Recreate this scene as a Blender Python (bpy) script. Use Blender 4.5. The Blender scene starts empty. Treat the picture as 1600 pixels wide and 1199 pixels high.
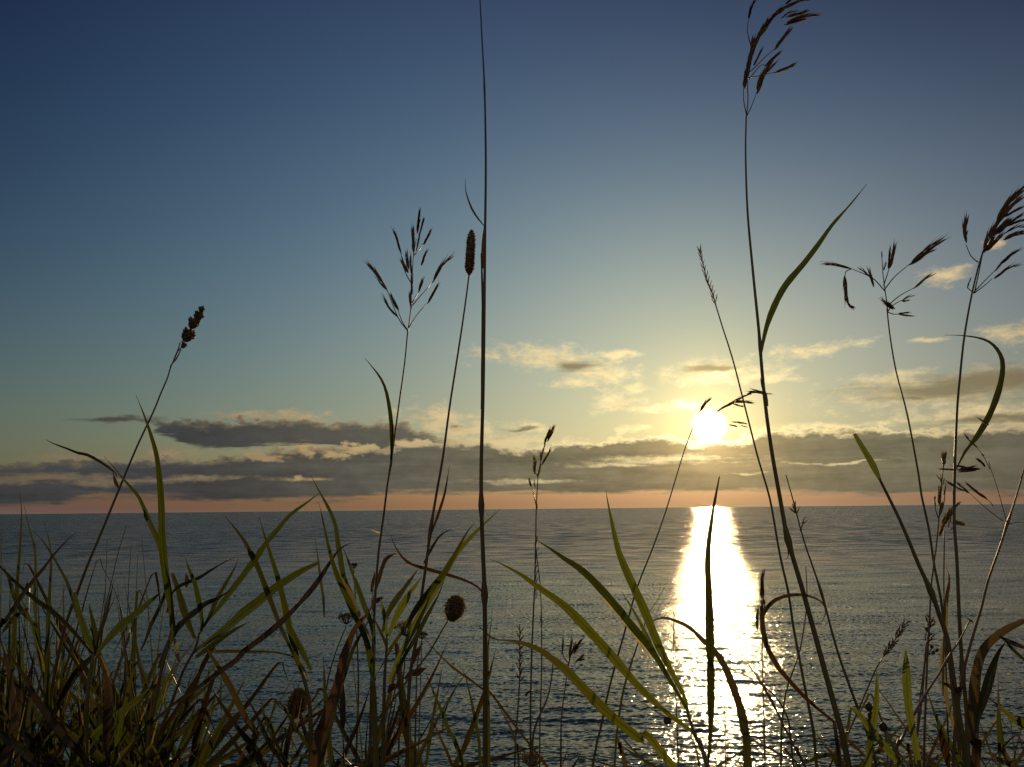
import bpy, math, random
import numpy as np
from mathutils import Vector, Matrix

scene = bpy.context.scene
COL = scene.collection
RAD = math.radians
W, H = 1600.0, 1199.0

# ------------------------------------------------------------------ camera
CAM = Vector((0.0, 0.0, 32.0))          # eye, metres above the lake
FPX = 1310.0                            # focal length for a 1600 px wide frame
PITCH, ROLL = RAD(8.5), RAD(0.57)
_f = Vector((0, math.cos(PITCH), math.sin(PITCH)))
_u0 = Vector((0, -math.sin(PITCH), math.cos(PITCH)))
_x0 = Vector((1, 0, 0))
RIGHT = _x0 * math.cos(ROLL) - _u0 * math.sin(ROLL)
UP = _x0 * math.sin(ROLL) + _u0 * math.cos(ROLL)
FWD = _f


def ray(px, py):
    return (FWD * FPX + RIGHT * (px - W / 2) - UP * (py - H / 2)).normalized()


def at(px, py, d):
    """a point of the place, d metres out from the eye along +Y"""
    r = ray(px, py)
    return CAM + r * (d / r.y)


def azel(px, py):
    r = ray(px, py)
    return math.degrees(math.atan2(r.x, r.y)), math.degrees(math.asin(r.z))


cd = bpy.data.cameras.new('camera')
cd.sensor_fit = 'HORIZONTAL'
cd.sensor_width = 36.0
cd.lens = 36.0 * FPX / W
cd.clip_start = 0.02
cd.clip_end = 120000.0
cam = bpy.data.objects.new('camera', cd)
COL.objects.link(cam)
cam.matrix_world = Matrix.Translation(CAM) @ Matrix((RIGHT, UP, -FWD)).transposed().to_4x4()
scene.camera = cam

vs = scene.view_settings
scene.display_settings.display_device = 'sRGB'
vs.view_transform = 'Standard'
vs.look = 'None'
vs.exposure = 0.0
vs.gamma = 1.0
vs.use_curve_mapping = False
scene.cycles.use_denoising = True
scene.cycles.max_bounces = 8
scene.cycles.transparent_max_bounces = 16
scene.cycles.sample_clamp_indirect = 4.0

SUN_AZ, SUN_EL = azel(1108, 666)

# ------------------------------------------------------------------ sun lamp
sd = bpy.data.lights.new('sun', 'SUN')
sd.energy = 2.0
sd.angle = RAD(0.5)
sd.color = (1.0, 0.71, 0.33)
sun = bpy.data.objects.new('sun', sd)
COL.objects.link(sun)
_sdir = Vector((math.sin(RAD(SUN_AZ)) * math.cos(RAD(SUN_EL)), math.cos(RAD(SUN_AZ)) * math.cos(RAD(SUN_EL)), math.sin(RAD(SUN_EL))))
sun.rotation_euler = _sdir.to_track_quat('Z', 'Y').to_euler()
sun.location = CAM + _sdir * 50


# ------------------------------------------------------------------ a small node language
class G:
    def __init__(self, tree):
        self.t = tree

    def node(self, kind, **kw):
        n = self.t.nodes.new(kind)
        for k, v in kw.items():
            setattr(n, k, v)
        return n

    def link(self, a, b):
        if isinstance(a, S):
            self.t.links.new(a.s, b)
        elif isinstance(a, (tuple, list)):
            a = tuple(a)
            if len(b.default_value) == 4 and len(a) == 3:
                a += (1.0,)
            b.default_value = a
        else:
            b.default_value = a

    def m(self, op, *args, clamp=False):
        n = self.node('ShaderNodeMath', operation=op)
        n.use_clamp = clamp
        for i, a in enumerate(args):
            self.link(a, n.inputs[i])
        return S(self, n.outputs[0])

    def step(self, x, a, b, lo=0.0, hi=1.0):
        n = self.node('ShaderNodeMapRange', interpolation_type='SMOOTHSTEP')
        for i, v in enumerate((x, a, b, lo, hi)):
            self.link(v, n.inputs[i])
        return S(self, n.outputs[0])

    def lin(self, x, a, b, lo=0.0, hi=1.0):
        n = self.node('ShaderNodeMapRange')
        for i, v in enumerate((x, a, b, lo, hi)):
            self.link(v, n.inputs[i])
        return S(self, n.outputs[0])

    def mix(self, f, a, b, kind='MIX'):
        n = self.node('ShaderNodeMix', data_type='RGBA', blend_type=kind)
        self.link(f, n.inputs[0])
        self.link(a, n.inputs[6])
        self.link(b, n.inputs[7])
        return S(self, n.outputs[2])

    def xyz(self, x, y, z=0.0):
        n = self.node('ShaderNodeCombineXYZ')
        for i, v in enumerate((x, y, z)):
            self.link(v, n.inputs[i])
        return S(self, n.outputs[0])

    def noise(self, vec, scale=1.0, detail=4.0, rough=0.5, dims='3D', dist=0.0):
        n = self.node('ShaderNodeTexNoise', noise_dimensions=dims)
        self.link(vec, n.inputs['Vector'])
        n.inputs['Scale'].default_value = scale
        n.inputs['Detail'].default_value = detail
        n.inputs['Roughness'].default_value = rough
        n.inputs['Distortion'].default_value = dist
        return S(self, n.outputs[0])

    def curve(self, x, pts, lo, hi):
        """piecewise curve through (x, y) points; x mapped lo..hi -> 0..1"""
        f = self.lin(x, lo, hi)
        n = self.node('ShaderNodeFloatCurve')
        self.link(f, n.inputs[1])
        c = n.mapping.curves[0]
        ys = [p[1] for p in pts]
        y0, y1 = min(ys) - 0.01, max(ys) + 0.01
        P = [((p[0] - lo) / (hi - lo), (p[1] - y0) / (y1 - y0)) for p in pts]
        c.points[0].location = P[0]
        c.points[1].location = P[-1]
        for p in P[1:-1]:
            c.points.new(*p)
        n.mapping.extend = 'HORIZONTAL'
        n.mapping.update()
        return self.lin(S(self, n.outputs[0]), 0.0, 1.0, y0, y1)

    def ramp(self, x, stops, interp='LINEAR'):
        n = self.node('ShaderNodeValToRGB')
        n.color_ramp.interpolation = interp
        e = n.color_ramp.elements
        e[0].position, e[0].color = stops[0][0], tuple(stops[0][1]) + (1,)
        e[1].position, e[1].color = stops[-1][0], tuple(stops[-1][1]) + (1,)
        for p, c in stops[1:-1]:
            k = e.new(p)
            k.color = tuple(c) + (1,)
        self.link(x, n.inputs[0])
        return S(self, n.outputs[0])


class S:
    def __init__(self, g, s):
        self.g, self.s = g, s

    def __add__(self, o): return self.g.m('ADD', self, o)
    def __radd__(self, o): return self.g.m('ADD', o, self)
    def __sub__(self, o): return self.g.m('SUBTRACT', self, o)
    def __rsub__(self, o): return self.g.m('SUBTRACT', o, self)
    def __mul__(self, o): return self.g.m('MULTIPLY', self, o)
    def __rmul__(self, o): return self.g.m('MULTIPLY', o, self)
    def __truediv__(self, o): return self.g.m('DIVIDE', self, o)
    def __pow__(self, o): return self.g.m('POWER', self, o)


def srgb(r, g, b):
    def f(c):
        c /= 255.0
        return c / 12.92 if c <= 0.04045 else ((c + 0.055) / 1.055) ** 2.4
    return (f(r), f(g), f(b))


# ------------------------------------------------------------------ sky and clouds (world)
world = bpy.data.worlds.new('World')
scene.world = world
world.use_nodes = True
wt = world.node_tree
wt.nodes.clear()
g = G(wt)
tc = g.node('ShaderNodeTexCoord')
sep = g.node('ShaderNodeSeparateXYZ')
wt.links.new(tc.outputs['Generated'], sep.inputs[0])
dx, dy, dz = (S(g, sep.outputs[i]) for i in range(3))
DEG = 180.0 / math.pi
u = g.m('ARCTAN2', dx, dy) * DEG                    # azimuth, degrees from +Y to the right
v = g.m('ARCSINE', dz) * DEG                        # elevation, degrees
su, sv = SUN_AZ, SUN_EL

sky = g.node('ShaderNodeTexSky', sky_type='NISHITA')
sky.sun_disc = False
sky.sun_elevation = RAD(SUN_EL)
sky.sun_rotation = RAD(SUN_AZ)
sky.altitude = 200.0
sky.air_density = 1.0
sky.dust_density = 1.6
sky.ozone_density = 1.6
nish = S(g, sky.outputs[0])

# angular distance to the sun
n = g.node('ShaderNodeVectorMath', operation='DOT_PRODUCT')
wt.links.new(tc.outputs['Generated'], n.inputs[0])
n.inputs[1].default_value = _sdir
cosd = g.m('MINIMUM', S(g, n.outputs['Value']), 0.9999999)
dist = g.m('ARCCOSINE', cosd) * DEG

# clear sky: the physical sky, graded by height as the air over the lake shows it, plus the aureole of the sun
# (log-grade of each channel as a smooth function of elevation and of azimuth from the sun)
GR = [[-1.61676, 1.00456, -0.42803, 0.04032, -0.15232, 0.01647, 0.00515, 0.10117, -0.01801, -0.03498, -0.64936, 0.05494, 0.05221, 0.71971, -1.03941, 0.31202], [-1.21179, 0.91077, -0.31438, 0.01367, -0.13294, 0.00282, 0.00327, 0.07136, -0.01926, -0.03031, -1.17057, 0.05774, 0.05582, 0.55934, -1.02788, 0.73801], [-0.93032, 0.86023, -0.28609, 0.01573, -0.07674, -0.0191, -0.00029, 0.04387, -0.01303, -0.02399, -0.30863, 0.07189, 0.09179, 0.04295, -0.86257, 0.49104]]
V = g.m('MINIMUM', g.m('MAXIMUM', v, 0.0), 42.0) * 0.1
D = g.m('MAXIMUM', g.m('MINIMUM', u - su, 30.0), -46.0) * 0.1
D2, V2 = D * D, V * V
hz = g.m('EXPONENT', V * (-10.0 / 1.5))
feats = [None, V, V2, V2 * V, D, D2, D2 * D, V * D, V * D2, V2 * D, hz, hz * D, hz * D2,
         g.m('EXPONENT', dist * (-1 / 4.0)), g.m('EXPONENT', dist * (-1 / 14.0)), g.m('EXPONENT', V * (-10.0 / 0.45))]
chan = []
for cf in GR:
    acc = cf[0]
    for k_, f_ in zip(cf[1:], feats[1:]):
        acc = f_ * k_ + acc
    chan.append(g.m('EXPONENT', acc))
grade = g.xyz(*chan)
base = g.mix(1.0, nish, grade, 'MULTIPLY')
SKY_STRENGTH = 0.10
base = g.mix(1.0, base, (SKY_STRENGTH,) * 3, 'MULTIPLY')

def expo(x, k):
    return g.m('EXPONENT', x * (-1.0 / k))

def scale_col(c, f):
    nn = g.node('ShaderNodeVectorMath', operation='SCALE')
    g.link(c, nn.inputs[0])
    g.link(f, nn.inputs[3])
    return S(g, nn.outputs[0])

def addc(a, b):
    nn = g.node('ShaderNodeVectorMath', operation='ADD')
    g.link(a, nn.inputs[0])
    g.link(b, nn.inputs[1])
    return S(g, nn.outputs[0])

base = g.mix(1.0, base, (1.01, 0.975, 0.995), 'MULTIPLY')
clear = addc(base, scale_col((1.0, 0.75, 0.35), expo(dist, 1.6) * 0.55))

# unseen sky behind the eye, lifted to pale mauve grey to light the stems
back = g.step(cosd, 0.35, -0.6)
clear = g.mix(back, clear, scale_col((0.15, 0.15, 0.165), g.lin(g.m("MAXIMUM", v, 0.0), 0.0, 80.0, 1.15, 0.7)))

# ---- clouds: coordinates roughened by noise
def PX(px): return azel(px, 700)[0]
def PV(px, py): return azel(px, py)[1]

w1 = g.noise(g.xyz(u * 0.30, v * 0.75, 3.1), 1.0, 5.0, 0.55) - 0.5
w2 = g.noise(g.xyz(u * 0.30, v * 0.75, 9.7), 1.0, 5.0, 0.55) - 0.5
uw = u + w1 * 3.2
vw = v + w2 * 1.1
puff = g.noise(g.xyz(u * 0.75, v * 1.5, 1.3), 1.0, 8.0, 0.64)        # rounded cloud detail
streak = g.noise(g.xyz(u * 0.16, v * 1.6, 5.5), 1.0, 6.0, 0.60)       # drawn-out detail
fine = g.noise(g.xyz(u * 1.6, v * 3.2, 7.7), 1.0, 5.0, 0.60)

def band(tops, bots, soft_t, soft_b, rough=0.5):
    """cover of a long cloud between a top and a bottom outline given over azimuth"""
    a, b = -60.0, 60.0
    T = g.curve(uw, [(a, PV(*tops[0]))] + [(azel(*p)[0], PV(*p)) for p in tops] + [(b, PV(*tops[-1]))], a, b)
    B = g.curve(uw, [(a, PV(*bots[0]))] + [(azel(*p)[0], PV(*p)) for p in bots] + [(b, PV(*bots[-1]))], a, b)
    vt = v + (puff - 0.5) * (-1.5 * rough) + (fine - 0.5) * (-0.28 * rough)
    vb = v + (streak - 0.5) * (-1.5 * rough) + (fine - 0.5) * (-0.25 * rough)
    t = T - vt
    bo = vb - B
    return g.step(t, -soft_t, soft_t), g.step(bo, -soft_b, soft_b), t

def blob(px, py, rx, ry, slant=0.0):
    """distance field of one cloud: 1 at its heart, 0 on its outline, in photo pixels turned to degrees"""
    u0, v0 = azel(px, py)
    k = DEG / FPX
    du = (uw - u0) * (1.0 / (rx * k))
    dv = (vw - v0 + (uw - u0) * (-slant)) * (1.0 / (ry * k))
    return 1.0 - g.m('SQRT', du * du + dv * dv)

def union(bs):
    r = bs[0]
    for b_ in bs[1:]:
        r = g.m('SMOOTH_MAX', r, b_, 0.25)
    return r

# bright colours near the sun fade to dull peach and blue grey away from it
near = expo(dist, 11.0)
LIT = g.ramp(g.lin(dist, 0.0, 45.0), [
    (0.0, (2.6, 2.1, 1.1)), (0.10, (1.2, 0.96, 0.47)), (0.27, (0.83, 0.67, 0.35)), (0.45, (0.67, 0.50, 0.26)),
    (0.60, (0.52, 0.36, 0.17)), (0.8, (0.25, 0.19, 0.115)), (1.0, (0.20, 0.15, 0.085))])
DARK = g.ramp(g.lin(dist, 0.0, 45.0), [
    (0.0, (0.42, 0.29, 0.13)), (0.12, (0.225, 0.18, 0.10)), (0.25, (0.165, 0.145, 0.088)), (0.48, (0.100, 0.093, 0.072)),
    (0.75, (0.043, 0.044, 0.045)), (1.0, (0.044, 0.045, 0.048))])

col = clear

# pale high wisps
wisps = union([blob(850, 560, 135, 26, -0.10), blob(950, 582, 62, 30), blob(905, 598, 60, 10), blob(965, 556, 34, 10), blob(960, 628, 50, 14),
               blob(985, 610, 34, 12), blob(1120, 580, 105, 22), blob(1200, 588, 60, 12), blob(1085, 634, 36, 10),
               blob(1000, 638, 90, 8), blob(1270, 548, 115, 12, 0.08), blob(1470, 432, 42, 17, 0.05), blob(1590, 520, 55, 17),
               blob(1560, 382, 14, 9), blob(1465, 532, 40, 6), blob(1385, 596, 80, 18, 0.12), blob(820, 672, 50, 12),
               blob(990, 672, 34, 10), blob(1480, 610, 190, 34, 0.03), blob(1540, 650, 160, 26), blob(1290, 666, 150, 7), blob(700, 664, 95, 34, -0.12), blob(660, 650, 60, 10), blob(430, 652, 110, 12),
               blob(770, 690, 120, 20), blob(120, 716, 90, 12), blob(262, 706, 60, 16), blob(480, 694, 60, 18), blob(900, 690, 60, 10)])
wd = wisps + (puff - 0.5) * 1.9 + (fine - 0.5) * 1.05 - 0.02
wcov = g.step(wd, -0.08, 1.05)
litw = scale_col(LIT, g.lin(puff, 0.3, 0.7, 0.80, 1.12))
col = g.mix(wcov * 0.86, col, litw)

# grey hearts of the larger wisps
hearts = union([blob(905, 573, 46, 12), blob(1112, 574, 44, 8), blob(1490, 604, 160, 24, 0.04), blob(1565, 596, 90, 16, 0.03), blob(1570, 654, 110, 7, 0.02),
                blob(812, 672, 32, 4), blob(715, 668, 22, 8), blob(1420, 622, 40, 5), blob(172, 656, 66, 5, 0.06)])
hd = hearts + (streak - 0.5) * 1.6 + (fine - 0.5) * 0.5
hcov = g.step(hd + 0.1, -0.1, 0.9)
grey = g.mix(0.45, DARK, scale_col(LIT, 0.42))
col = g.mix(hcov * 0.95, col, grey)

# upper dark cloud on the left
ct, cb, th = band([(-200, 690), (215, 662), (250, 659), (320, 660), (370, 656), (450, 656), (500, 661), (600, 660), (640, 668), (700, 690), (740, 700), (1800, 720)],
                  [(-200, 650), (215, 663), (245, 676), (270, 686), (350, 695), (400, 694), (450, 690), (530, 694), (560, 706), (590, 722), (700, 725), (1800, 700)], 0.14, 0.18, 1.3)
up = g.m('MULTIPLY', ct, cb)
body = scale_col(DARK, g.lin(puff, 0.25, 0.75, 0.82, 1.25))
rim = g.step(th, 0.55, 0.0)
upc = g.mix(g.m('MULTIPLY', rim, 0.30), body, LIT)
col = g.mix(up * 0.97, col, upc)

# long low bank
ct, cb, th = band([(-200, 730), (0, 727), (100, 722), (250, 721), (300, 719), (400, 710), (440, 702), (500, 696), (560, 694), (600, 700), (650, 690), (700, 690), (760, 690), (810, 700), (850, 697), (900, 691),
                   (960, 686), (1020, 681), (1090, 691), (1170, 682), (1220, 673), (1300, 671), (1330, 667), (1400, 671), (1500, 669), (1600, 667), (1900, 660)],
                  [(-200, 792), (0, 786), (90, 785), (150, 776), (300, 778), (450, 781), (560, 776), (640, 770), (760, 771), (900, 768), (1100, 765), (1200, 768), (1330, 771), (1450, 768), (1600, 766), (1900, 766)],
                  0.10, 0.26, 1.25)
bank = g.m('MULTIPLY', ct, cb)
mott = g.lin(streak, 0.3, 0.7, 0.80, 1.28)
body = scale_col(DARK, mott * g.lin(puff, 0.3, 0.7, 0.86, 1.16))
rim = g.step(th, 0.50, 0.0) * g.m('MINIMUM', near * 1.9 + 0.30, 1.0)
bankc = g.mix(rim, body, LIT)
col = g.mix(bank * 0.97, col, bankc)

# slits of light through the bank and gilded billows before it
slits = union([blob(60, 750, 160, 8), blob(260, 747, 190, 5), blob(470, 748, 60, 5), blob(830, 752, 100, 6), blob(1035, 717, 150, 11),
               blob(960, 728, 90, 4), blob(1160, 741, 40, 2), blob(1330, 722, 90, 2)])
sd_ = slits + (streak - 0.5) * 2.6 + (fine - 0.5) * 1.4
scov = g.step(sd_, -0.05, 1.1)
col = g.mix(scov * 0.85, col, scale_col(LIT, 0.80))
bill = union([blob(415, 711, 34, 9), blob(475, 701, 18, 16), blob(520, 710, 34, 9), blob(560, 702, 30, 10), blob(640, 692, 44, 8), blob(465, 745, 14, 7), blob(720, 676, 50, 12), blob(800, 690, 50, 9)])
bd = bill + (puff - 0.5) * 1.8 + (fine - 0.5) * 1.3
bcov = g.step(bd, 0.05, 0.7)
col = g.mix(bcov * 0.75, col, scale_col(LIT, 0.92))

# the sun itself, veiled by the bank along its lower edge
disc = g.step(dist, 1.25, 0.3)
dcov = g.m('MULTIPLY', disc, 1.0 - bank * 0.55)
col = addc(col, scale_col((14.0, 12.0, 8.0), dcov))
col = addc(col, scale_col((1.0, 0.70, 0.28), expo(dist, 1.7) * 1.15))

bg = g.node('ShaderNodeBackground')
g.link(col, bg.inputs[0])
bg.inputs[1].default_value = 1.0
out = g.node('ShaderNodeOutputWorld')
wt.links.new(bg.outputs[0], out.inputs[0])
world.cycles.sampling_method = 'MANUAL'
world.cycles.sample_map_resolution = 1024


# ------------------------------------------------------------------ helpers for objects
def tag(o, label=None, cat=None, group=None, kind=None):
    if label: o['label'] = label
    if cat: o['category'] = cat
    if group: o['group'] = group
    if kind: o['kind'] = kind
    return o


def mesh_obj(name, verts, faces, mat, parent=None, uv=None, smooth=True, layers=None, origin=None):
    me = bpy.data.meshes.new(name)
    V = np.asarray(verts, dtype=np.float64)
    if origin is not None:
        V = V - np.array(origin)
    me.from_pydata([tuple(p) for p in V], [], faces)
    if smooth:
        me.polygons.foreach_set('use_smooth', [True] * len(me.polygons))
    if uv is not None:
        ul = me.uv_layers.new(name='UVMap')
        idx = np.empty(len(me.loops), dtype=np.int32)
        me.loops.foreach_get('vertex_index', idx)
        ul.data.foreach_set('uv', np.asarray(uv, dtype=np.float32)[idx].ravel())
    me.materials.append(mat)
    me.update()
    o = bpy.data.objects.new(name, me)
    COL.objects.link(o)
    if parent is not None:
        o.parent = parent
    if origin is not None and parent is None:
        o.location = origin
    return o


def new_mat(name):
    m = bpy.data.materials.new(name)
    m.use_nodes = True
    m.node_tree.nodes.clear()
    return m, G(m.node_tree)


# ------------------------------------------------------------------ lake
SY1, SY2, SX1, SX2, BIAS = 1.5, 1.0, 1.5, 0.75, 0.17


def water_material():
    m, q = new_mat('lake_water')
    geo = q.node('ShaderNodeNewGeometry')
    s = q.node('ShaderNodeSeparateXYZ')
    q.t.links.new(geo.outputs['Position'], s.inputs[0])
    x, y = S(q, s.outputs[0]), S(q, s.outputs[1])
    # ripples too fine for the mesh are given as slopes, along and across the shore
    gust = q.noise(q.xyz(x * 0.012, y * 0.05, 2.0), 1.0, 3.0, 0.6)
    amp = q.lin(gust, 0.3, 0.7, 0.65, 1.3)
    far = q.step(y, 100.0, 1000.0)
    a1 = q.noise(q.xyz(x * 0.9, y * 2.2, 1.0), 1.0, 3.0, 0.6) - 0.5
    b1 = q.noise(q.xyz(x * 1.3, y * 1.8, 21.0), 1.0, 3.0, 0.6) - 0.5
    a2 = q.noise(q.xyz(x * 0.035, y * 0.085, 5.0), 1.0, 3.0, 0.55) - 0.5
    b2 = q.noise(q.xyz(x * 0.16, y * 0.3, 35.0), 1.0, 2.0, 0.5) - 0.5
    lane = q.noise(q.xyz(x * 0.022, y * 0.030, 12.0), 1.0, 5.0, 0.7)
    lane2 = q.noise(q.xyz(x * 0.0022, y * 0.0045, 17.0), 1.0, 4.0, 0.65)
    bias = q.lin(lane, 0.3, 0.7, 0.35, 1.65) * q.lin(lane2, 0.3, 0.7, 0.75, 1.25) * (-BIAS)
    sy = a1 * amp * q.lin(far, 0.0, 1.0, 1.0, 1.35) * SY1 + a2 * q.lin(far, 0.0, 1.0, 0.35, 1.0) * SY2 + far * bias
    sx = b1 * amp * SX1 * q.lin(far, 0.0, 1.0, 1.0, 0.42) + b2 * far * SX2
    nv = q.node('ShaderNodeVectorMath', operation='ADD')
    q.t.links.new(geo.outputs['Normal'], nv.inputs[0])
    q.link(q.xyz(sx, sy, 0.0), nv.inputs[1])
    nn = q.node('ShaderNodeVectorMath', operation='NORMALIZE')
    q.t.links.new(nv.outputs[0], nn.inputs[0])
    bump = nn
    p = q.node('ShaderNodeBsdfPrincipled')
    p.inputs['Base Color'].default_value = (0.045, 0.066, 0.045, 1)
    p.inputs['Roughness'].default_value = 0.07
    p.inputs['IOR'].default_value = 1.333
    p.inputs['Specular Tint'].default_value = (1.0, 0.98, 0.72, 1)
    q.t.links.new(bump.outputs[0], p.inputs['Normal'])
    o = q.node('ShaderNodeOutputMaterial')
    q.t.links.new(p.outputs[0], o.inputs[0])
    return m


def build_lake():
    """one sheet: real waves out to about 2.5 km, finer near the shore, then flat to the horizon"""
    rng = np.random.default_rng(5)
    hgt = CAM.z
    dep = np.concatenate([[80.0, 60.0, 40.0, 30.0], np.linspace(24.0, 0.62, 880)])
    rr = hgt / np.tan(np.radians(dep))
    rr = np.concatenate([rr, np.array([3200, 5000, 9000, 18000, 40000, 90000.0])])
    az = np.radians(np.concatenate([[-75, -62], np.linspace(-52, 52, 900), [62, 75]]))
    Rr, Az = np.meshgrid(rr, az, indexing='ij')
    X, Y = Rr * np.sin(Az), Rr * np.cos(Az)
    Z = np.zeros_like(X)
    step = np.abs(np.gradient(rr))[:, None]
    lat = (rr * np.radians(104.0 / 900))[:, None]
    for k in range(130):
        lam = float(np.exp(rng.uniform(math.log(0.6), math.log(13.0))))
        th = rng.normal(0, 0.30)                       # heading about the shoreward direction
        kx, ky = math.sin(th) * 2 * math.pi / lam, math.cos(th) * 2 * math.pi / lam
        amp = 0.0025 * lam ** 0.78
        ph = rng.uniform(0, 2 * math.pi)
        fade = np.clip((lam / step - 2.2) / 2.0, 0, 1) * np.clip((lam / max(abs(math.sin(th)), 0.15) / lat - 2.2) / 2.0, 0, 1)
        Z += amp * fade * np.sin(kx * X + ky * Y + ph)
    Z[-6:] = 0.0
    nr, nc = Z.shape
    co = np.stack([X, Y, Z], -1).reshape(-1, 3).astype(np.float32)
    a = (np.arange(nr - 1)[:, None] * nc + np.arange(nc - 1)[None]).ravel()
    q = np.stack([a, a + 1, a + nc + 1, a + nc], -1)[:, ::-1]
    me = bpy.data.meshes.new('lake_water')
    me.vertices.add(len(co)); me.vertices.foreach_set('co', co.ravel())
    me.loops.add(q.size); me.loops.foreach_set('vertex_index', q.ravel().astype(np.int32))
    me.polygons.add(len(q)); me.polygons.foreach_set('loop_start', np.arange(0, q.size, 4, dtype=np.int32))
    me.polygons.foreach_set('use_smooth', np.ones(len(q), dtype=bool))
    me.update(calc_edges=True); me.validate()
    if me.polygons[0].normal.z < 0:
        me.flip_normals()
    me.materials.append(water_material())
    o = bpy.data.objects.new('lake_water', me); COL.objects.link(o)
    return o


lake = build_lake()
tag(lake, 'rippled grey green lake with a golden path of sun glitter reaching the horizon', 'water', kind='structure')


# ------------------------------------------------------------------ bluff the eye stands on
GZ = CAM.z - 0.76                         # ground level at the top of the bluff


def soil_material():
    m, q = new_mat('bluff_soil')
    geo = q.node('ShaderNodeNewGeometry')
    P = S(q, geo.outputs['Position'])
    a = q.noise(P, 3.0, 6.0, 0.6)
    b = q.noise(P, 22.0, 4.0, 0.6)
    c = q.ramp(a, [(0.3, (0.030, 0.024, 0.014)), (0.5, (0.042, 0.040, 0.018)), (0.7, (0.060, 0.060, 0.024))])
    c = q.mix(q.step(b, 0.45, 0.7), c, (0.075, 0.062, 0.036))
    p = q.node('ShaderNodeBsdfPrincipled')
    q.link(c, p.inputs['Base Color'])
    p.inputs['Roughness'].default_value = 0.9
    bm = q.node('ShaderNodeBump')
    bm.inputs['Distance'].default_value = 0.03
    q.link(b + a, bm.inputs['Height'])
    q.t.links.new(bm.outputs[0], p.inputs['Normal'])
    o = q.node('ShaderNodeOutputMaterial')
    q.t.links.new(p.outputs[0], o.inputs[0])
    return m


def ground_z(x, y):
    bump = 0.025 * math.sin(3.1 * x + 1.3) * math.cos(2.3 * y) + 0.015 * math.sin(7.7 * x + 5.0 * y)
    edge = 2.15 + 0.12 * math.sin(1.7 * x)
    if y <= edge:
        return GZ + bump
    return GZ + bump - (y - edge) * 1.25 - 0.3 * min(1.0, y - edge)


def build_bluff():
    ys = [-14, -10, -7, -5, -3.5, -2.5] + [-2 + 0.2 * i for i in range(30)] + [4.2, 5, 6.5, 9, 13, 18, 24, 30]
    xs = [-60, -40, -25, -15, -10, -7, -5] + [-4 + 0.25 * i for i in range(33)] + [5, 7, 10, 15, 25, 40, 60]
    V = [(x, y, ground_z(x, y)) for y in ys for x in xs]
    n = len(xs)
    F = [(j * n + i, j * n + i + 1, (j + 1) * n + i + 1, (j + 1) * n + i) for j in range(len(ys) - 1) for i in range(n - 1)]
    o = mesh_obj('bluff_ground', V, F, soil_material())
    tag(o, 'grassy earth top and slope of the bluff above the lake', 'ground', kind='structure')


build_bluff()


# ------------------------------------------------------------------ plant materials
def plant_mat(name, ca, cb, ctip=None, trans=0.5, rough=0.36, streaks=60.0, spots=0.0, tip_at=0.72, spec=0.35, rib=True):
    """ca/cb: two tones of the tissue; ctip: withered tone towards the tip (uv.y runs base -> tip)"""
    m, q = new_mat(name)
    uv = q.node('ShaderNodeUVMap')
    s = q.node('ShaderNodeSeparateXYZ')
    q.t.links.new(uv.outputs[0], s.inputs[0])
    U_, V_ = S(q, s.outputs[0]), S(q, s.outputs[1])
    oi = q.node('ShaderNodeObjectInfo')
    rnd = S(q, oi.outputs['Random'])
    veins = q.noise(q.xyz(U_ * streaks, V_ * 1.5, rnd * 40.0), 1.0, 2.0, 0.5)
    blot = q.noise(q.xyz(U_ * 3.0, V_ * 14.0, rnd * 60.0), 1.0, 5.0, 0.65)
    f = q.lin(veins * 0.5 + blot * 0.5, 0.32, 0.68)
    lo_, hi_ = tuple(a_ * 0.72 for a_ in ca), tuple(b_ * 1.25 for b_ in cb)
    c = q.mix(f, lo_, hi_)
    if rib:
        mid_ = q.step(q.m('ABSOLUTE', U_ - 0.5), 0.075, 0.03)
        c = q.mix(mid_ * 0.7, c, tuple(a_ * 0.45 for a_ in ca))
        fineline = q.m('SINE', U_ * 95.0)
        c = q.mix(q.step(fineline, 0.3, 1.0) * 0.30, c, tuple(a_ * 0.5 for a_ in ca))
    c = q.mix(q.step(rnd, 0.2, 1.0, 0.0, 0.45), c, q.mix(1.0, c, (1.18, 1.02, 0.8), 'MULTIPLY'))
    if ctip is not None:
        e = q.step(V_ + (blot - 0.5) * 0.5 + (rnd - 0.5) * 0.2, tip_at, tip_at + 0.22)
        c = q.mix(e, c, ctip)
    if spots:
        c = q.mix(q.step(blot, 0.60, 0.70) * spots, c, (0.045, 0.016, 0.008))
    p = q.node('ShaderNodeBsdfPrincipled')
    q.link(c, p.inputs['Base Color'])
    p.inputs['Roughness'].default_value = rough
    p.inputs['Specular IOR Level'].default_value = spec
    o = q.node('ShaderNodeOutputMaterial')
    if trans > 0:
        tr = q.node('ShaderNodeBsdfTranslucent')
        ct = q.mix(1.0, c, (1.02, 1.12, 0.55), 'MULTIPLY')
        q.link(ct, tr.inputs[0])
        mx = q.node('ShaderNodeMixShader')
        mx.inputs[0].default_value = trans
        q.t.links.new(p.outputs[0], mx.inputs[1])
        q.t.links.new(tr.outputs[0], mx.inputs[2])
        q.t.links.new(mx.outputs[0], o.inputs[0])
    else:
        q.t.links.new(p.outputs[0], o.inputs[0])
    return m


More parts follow.
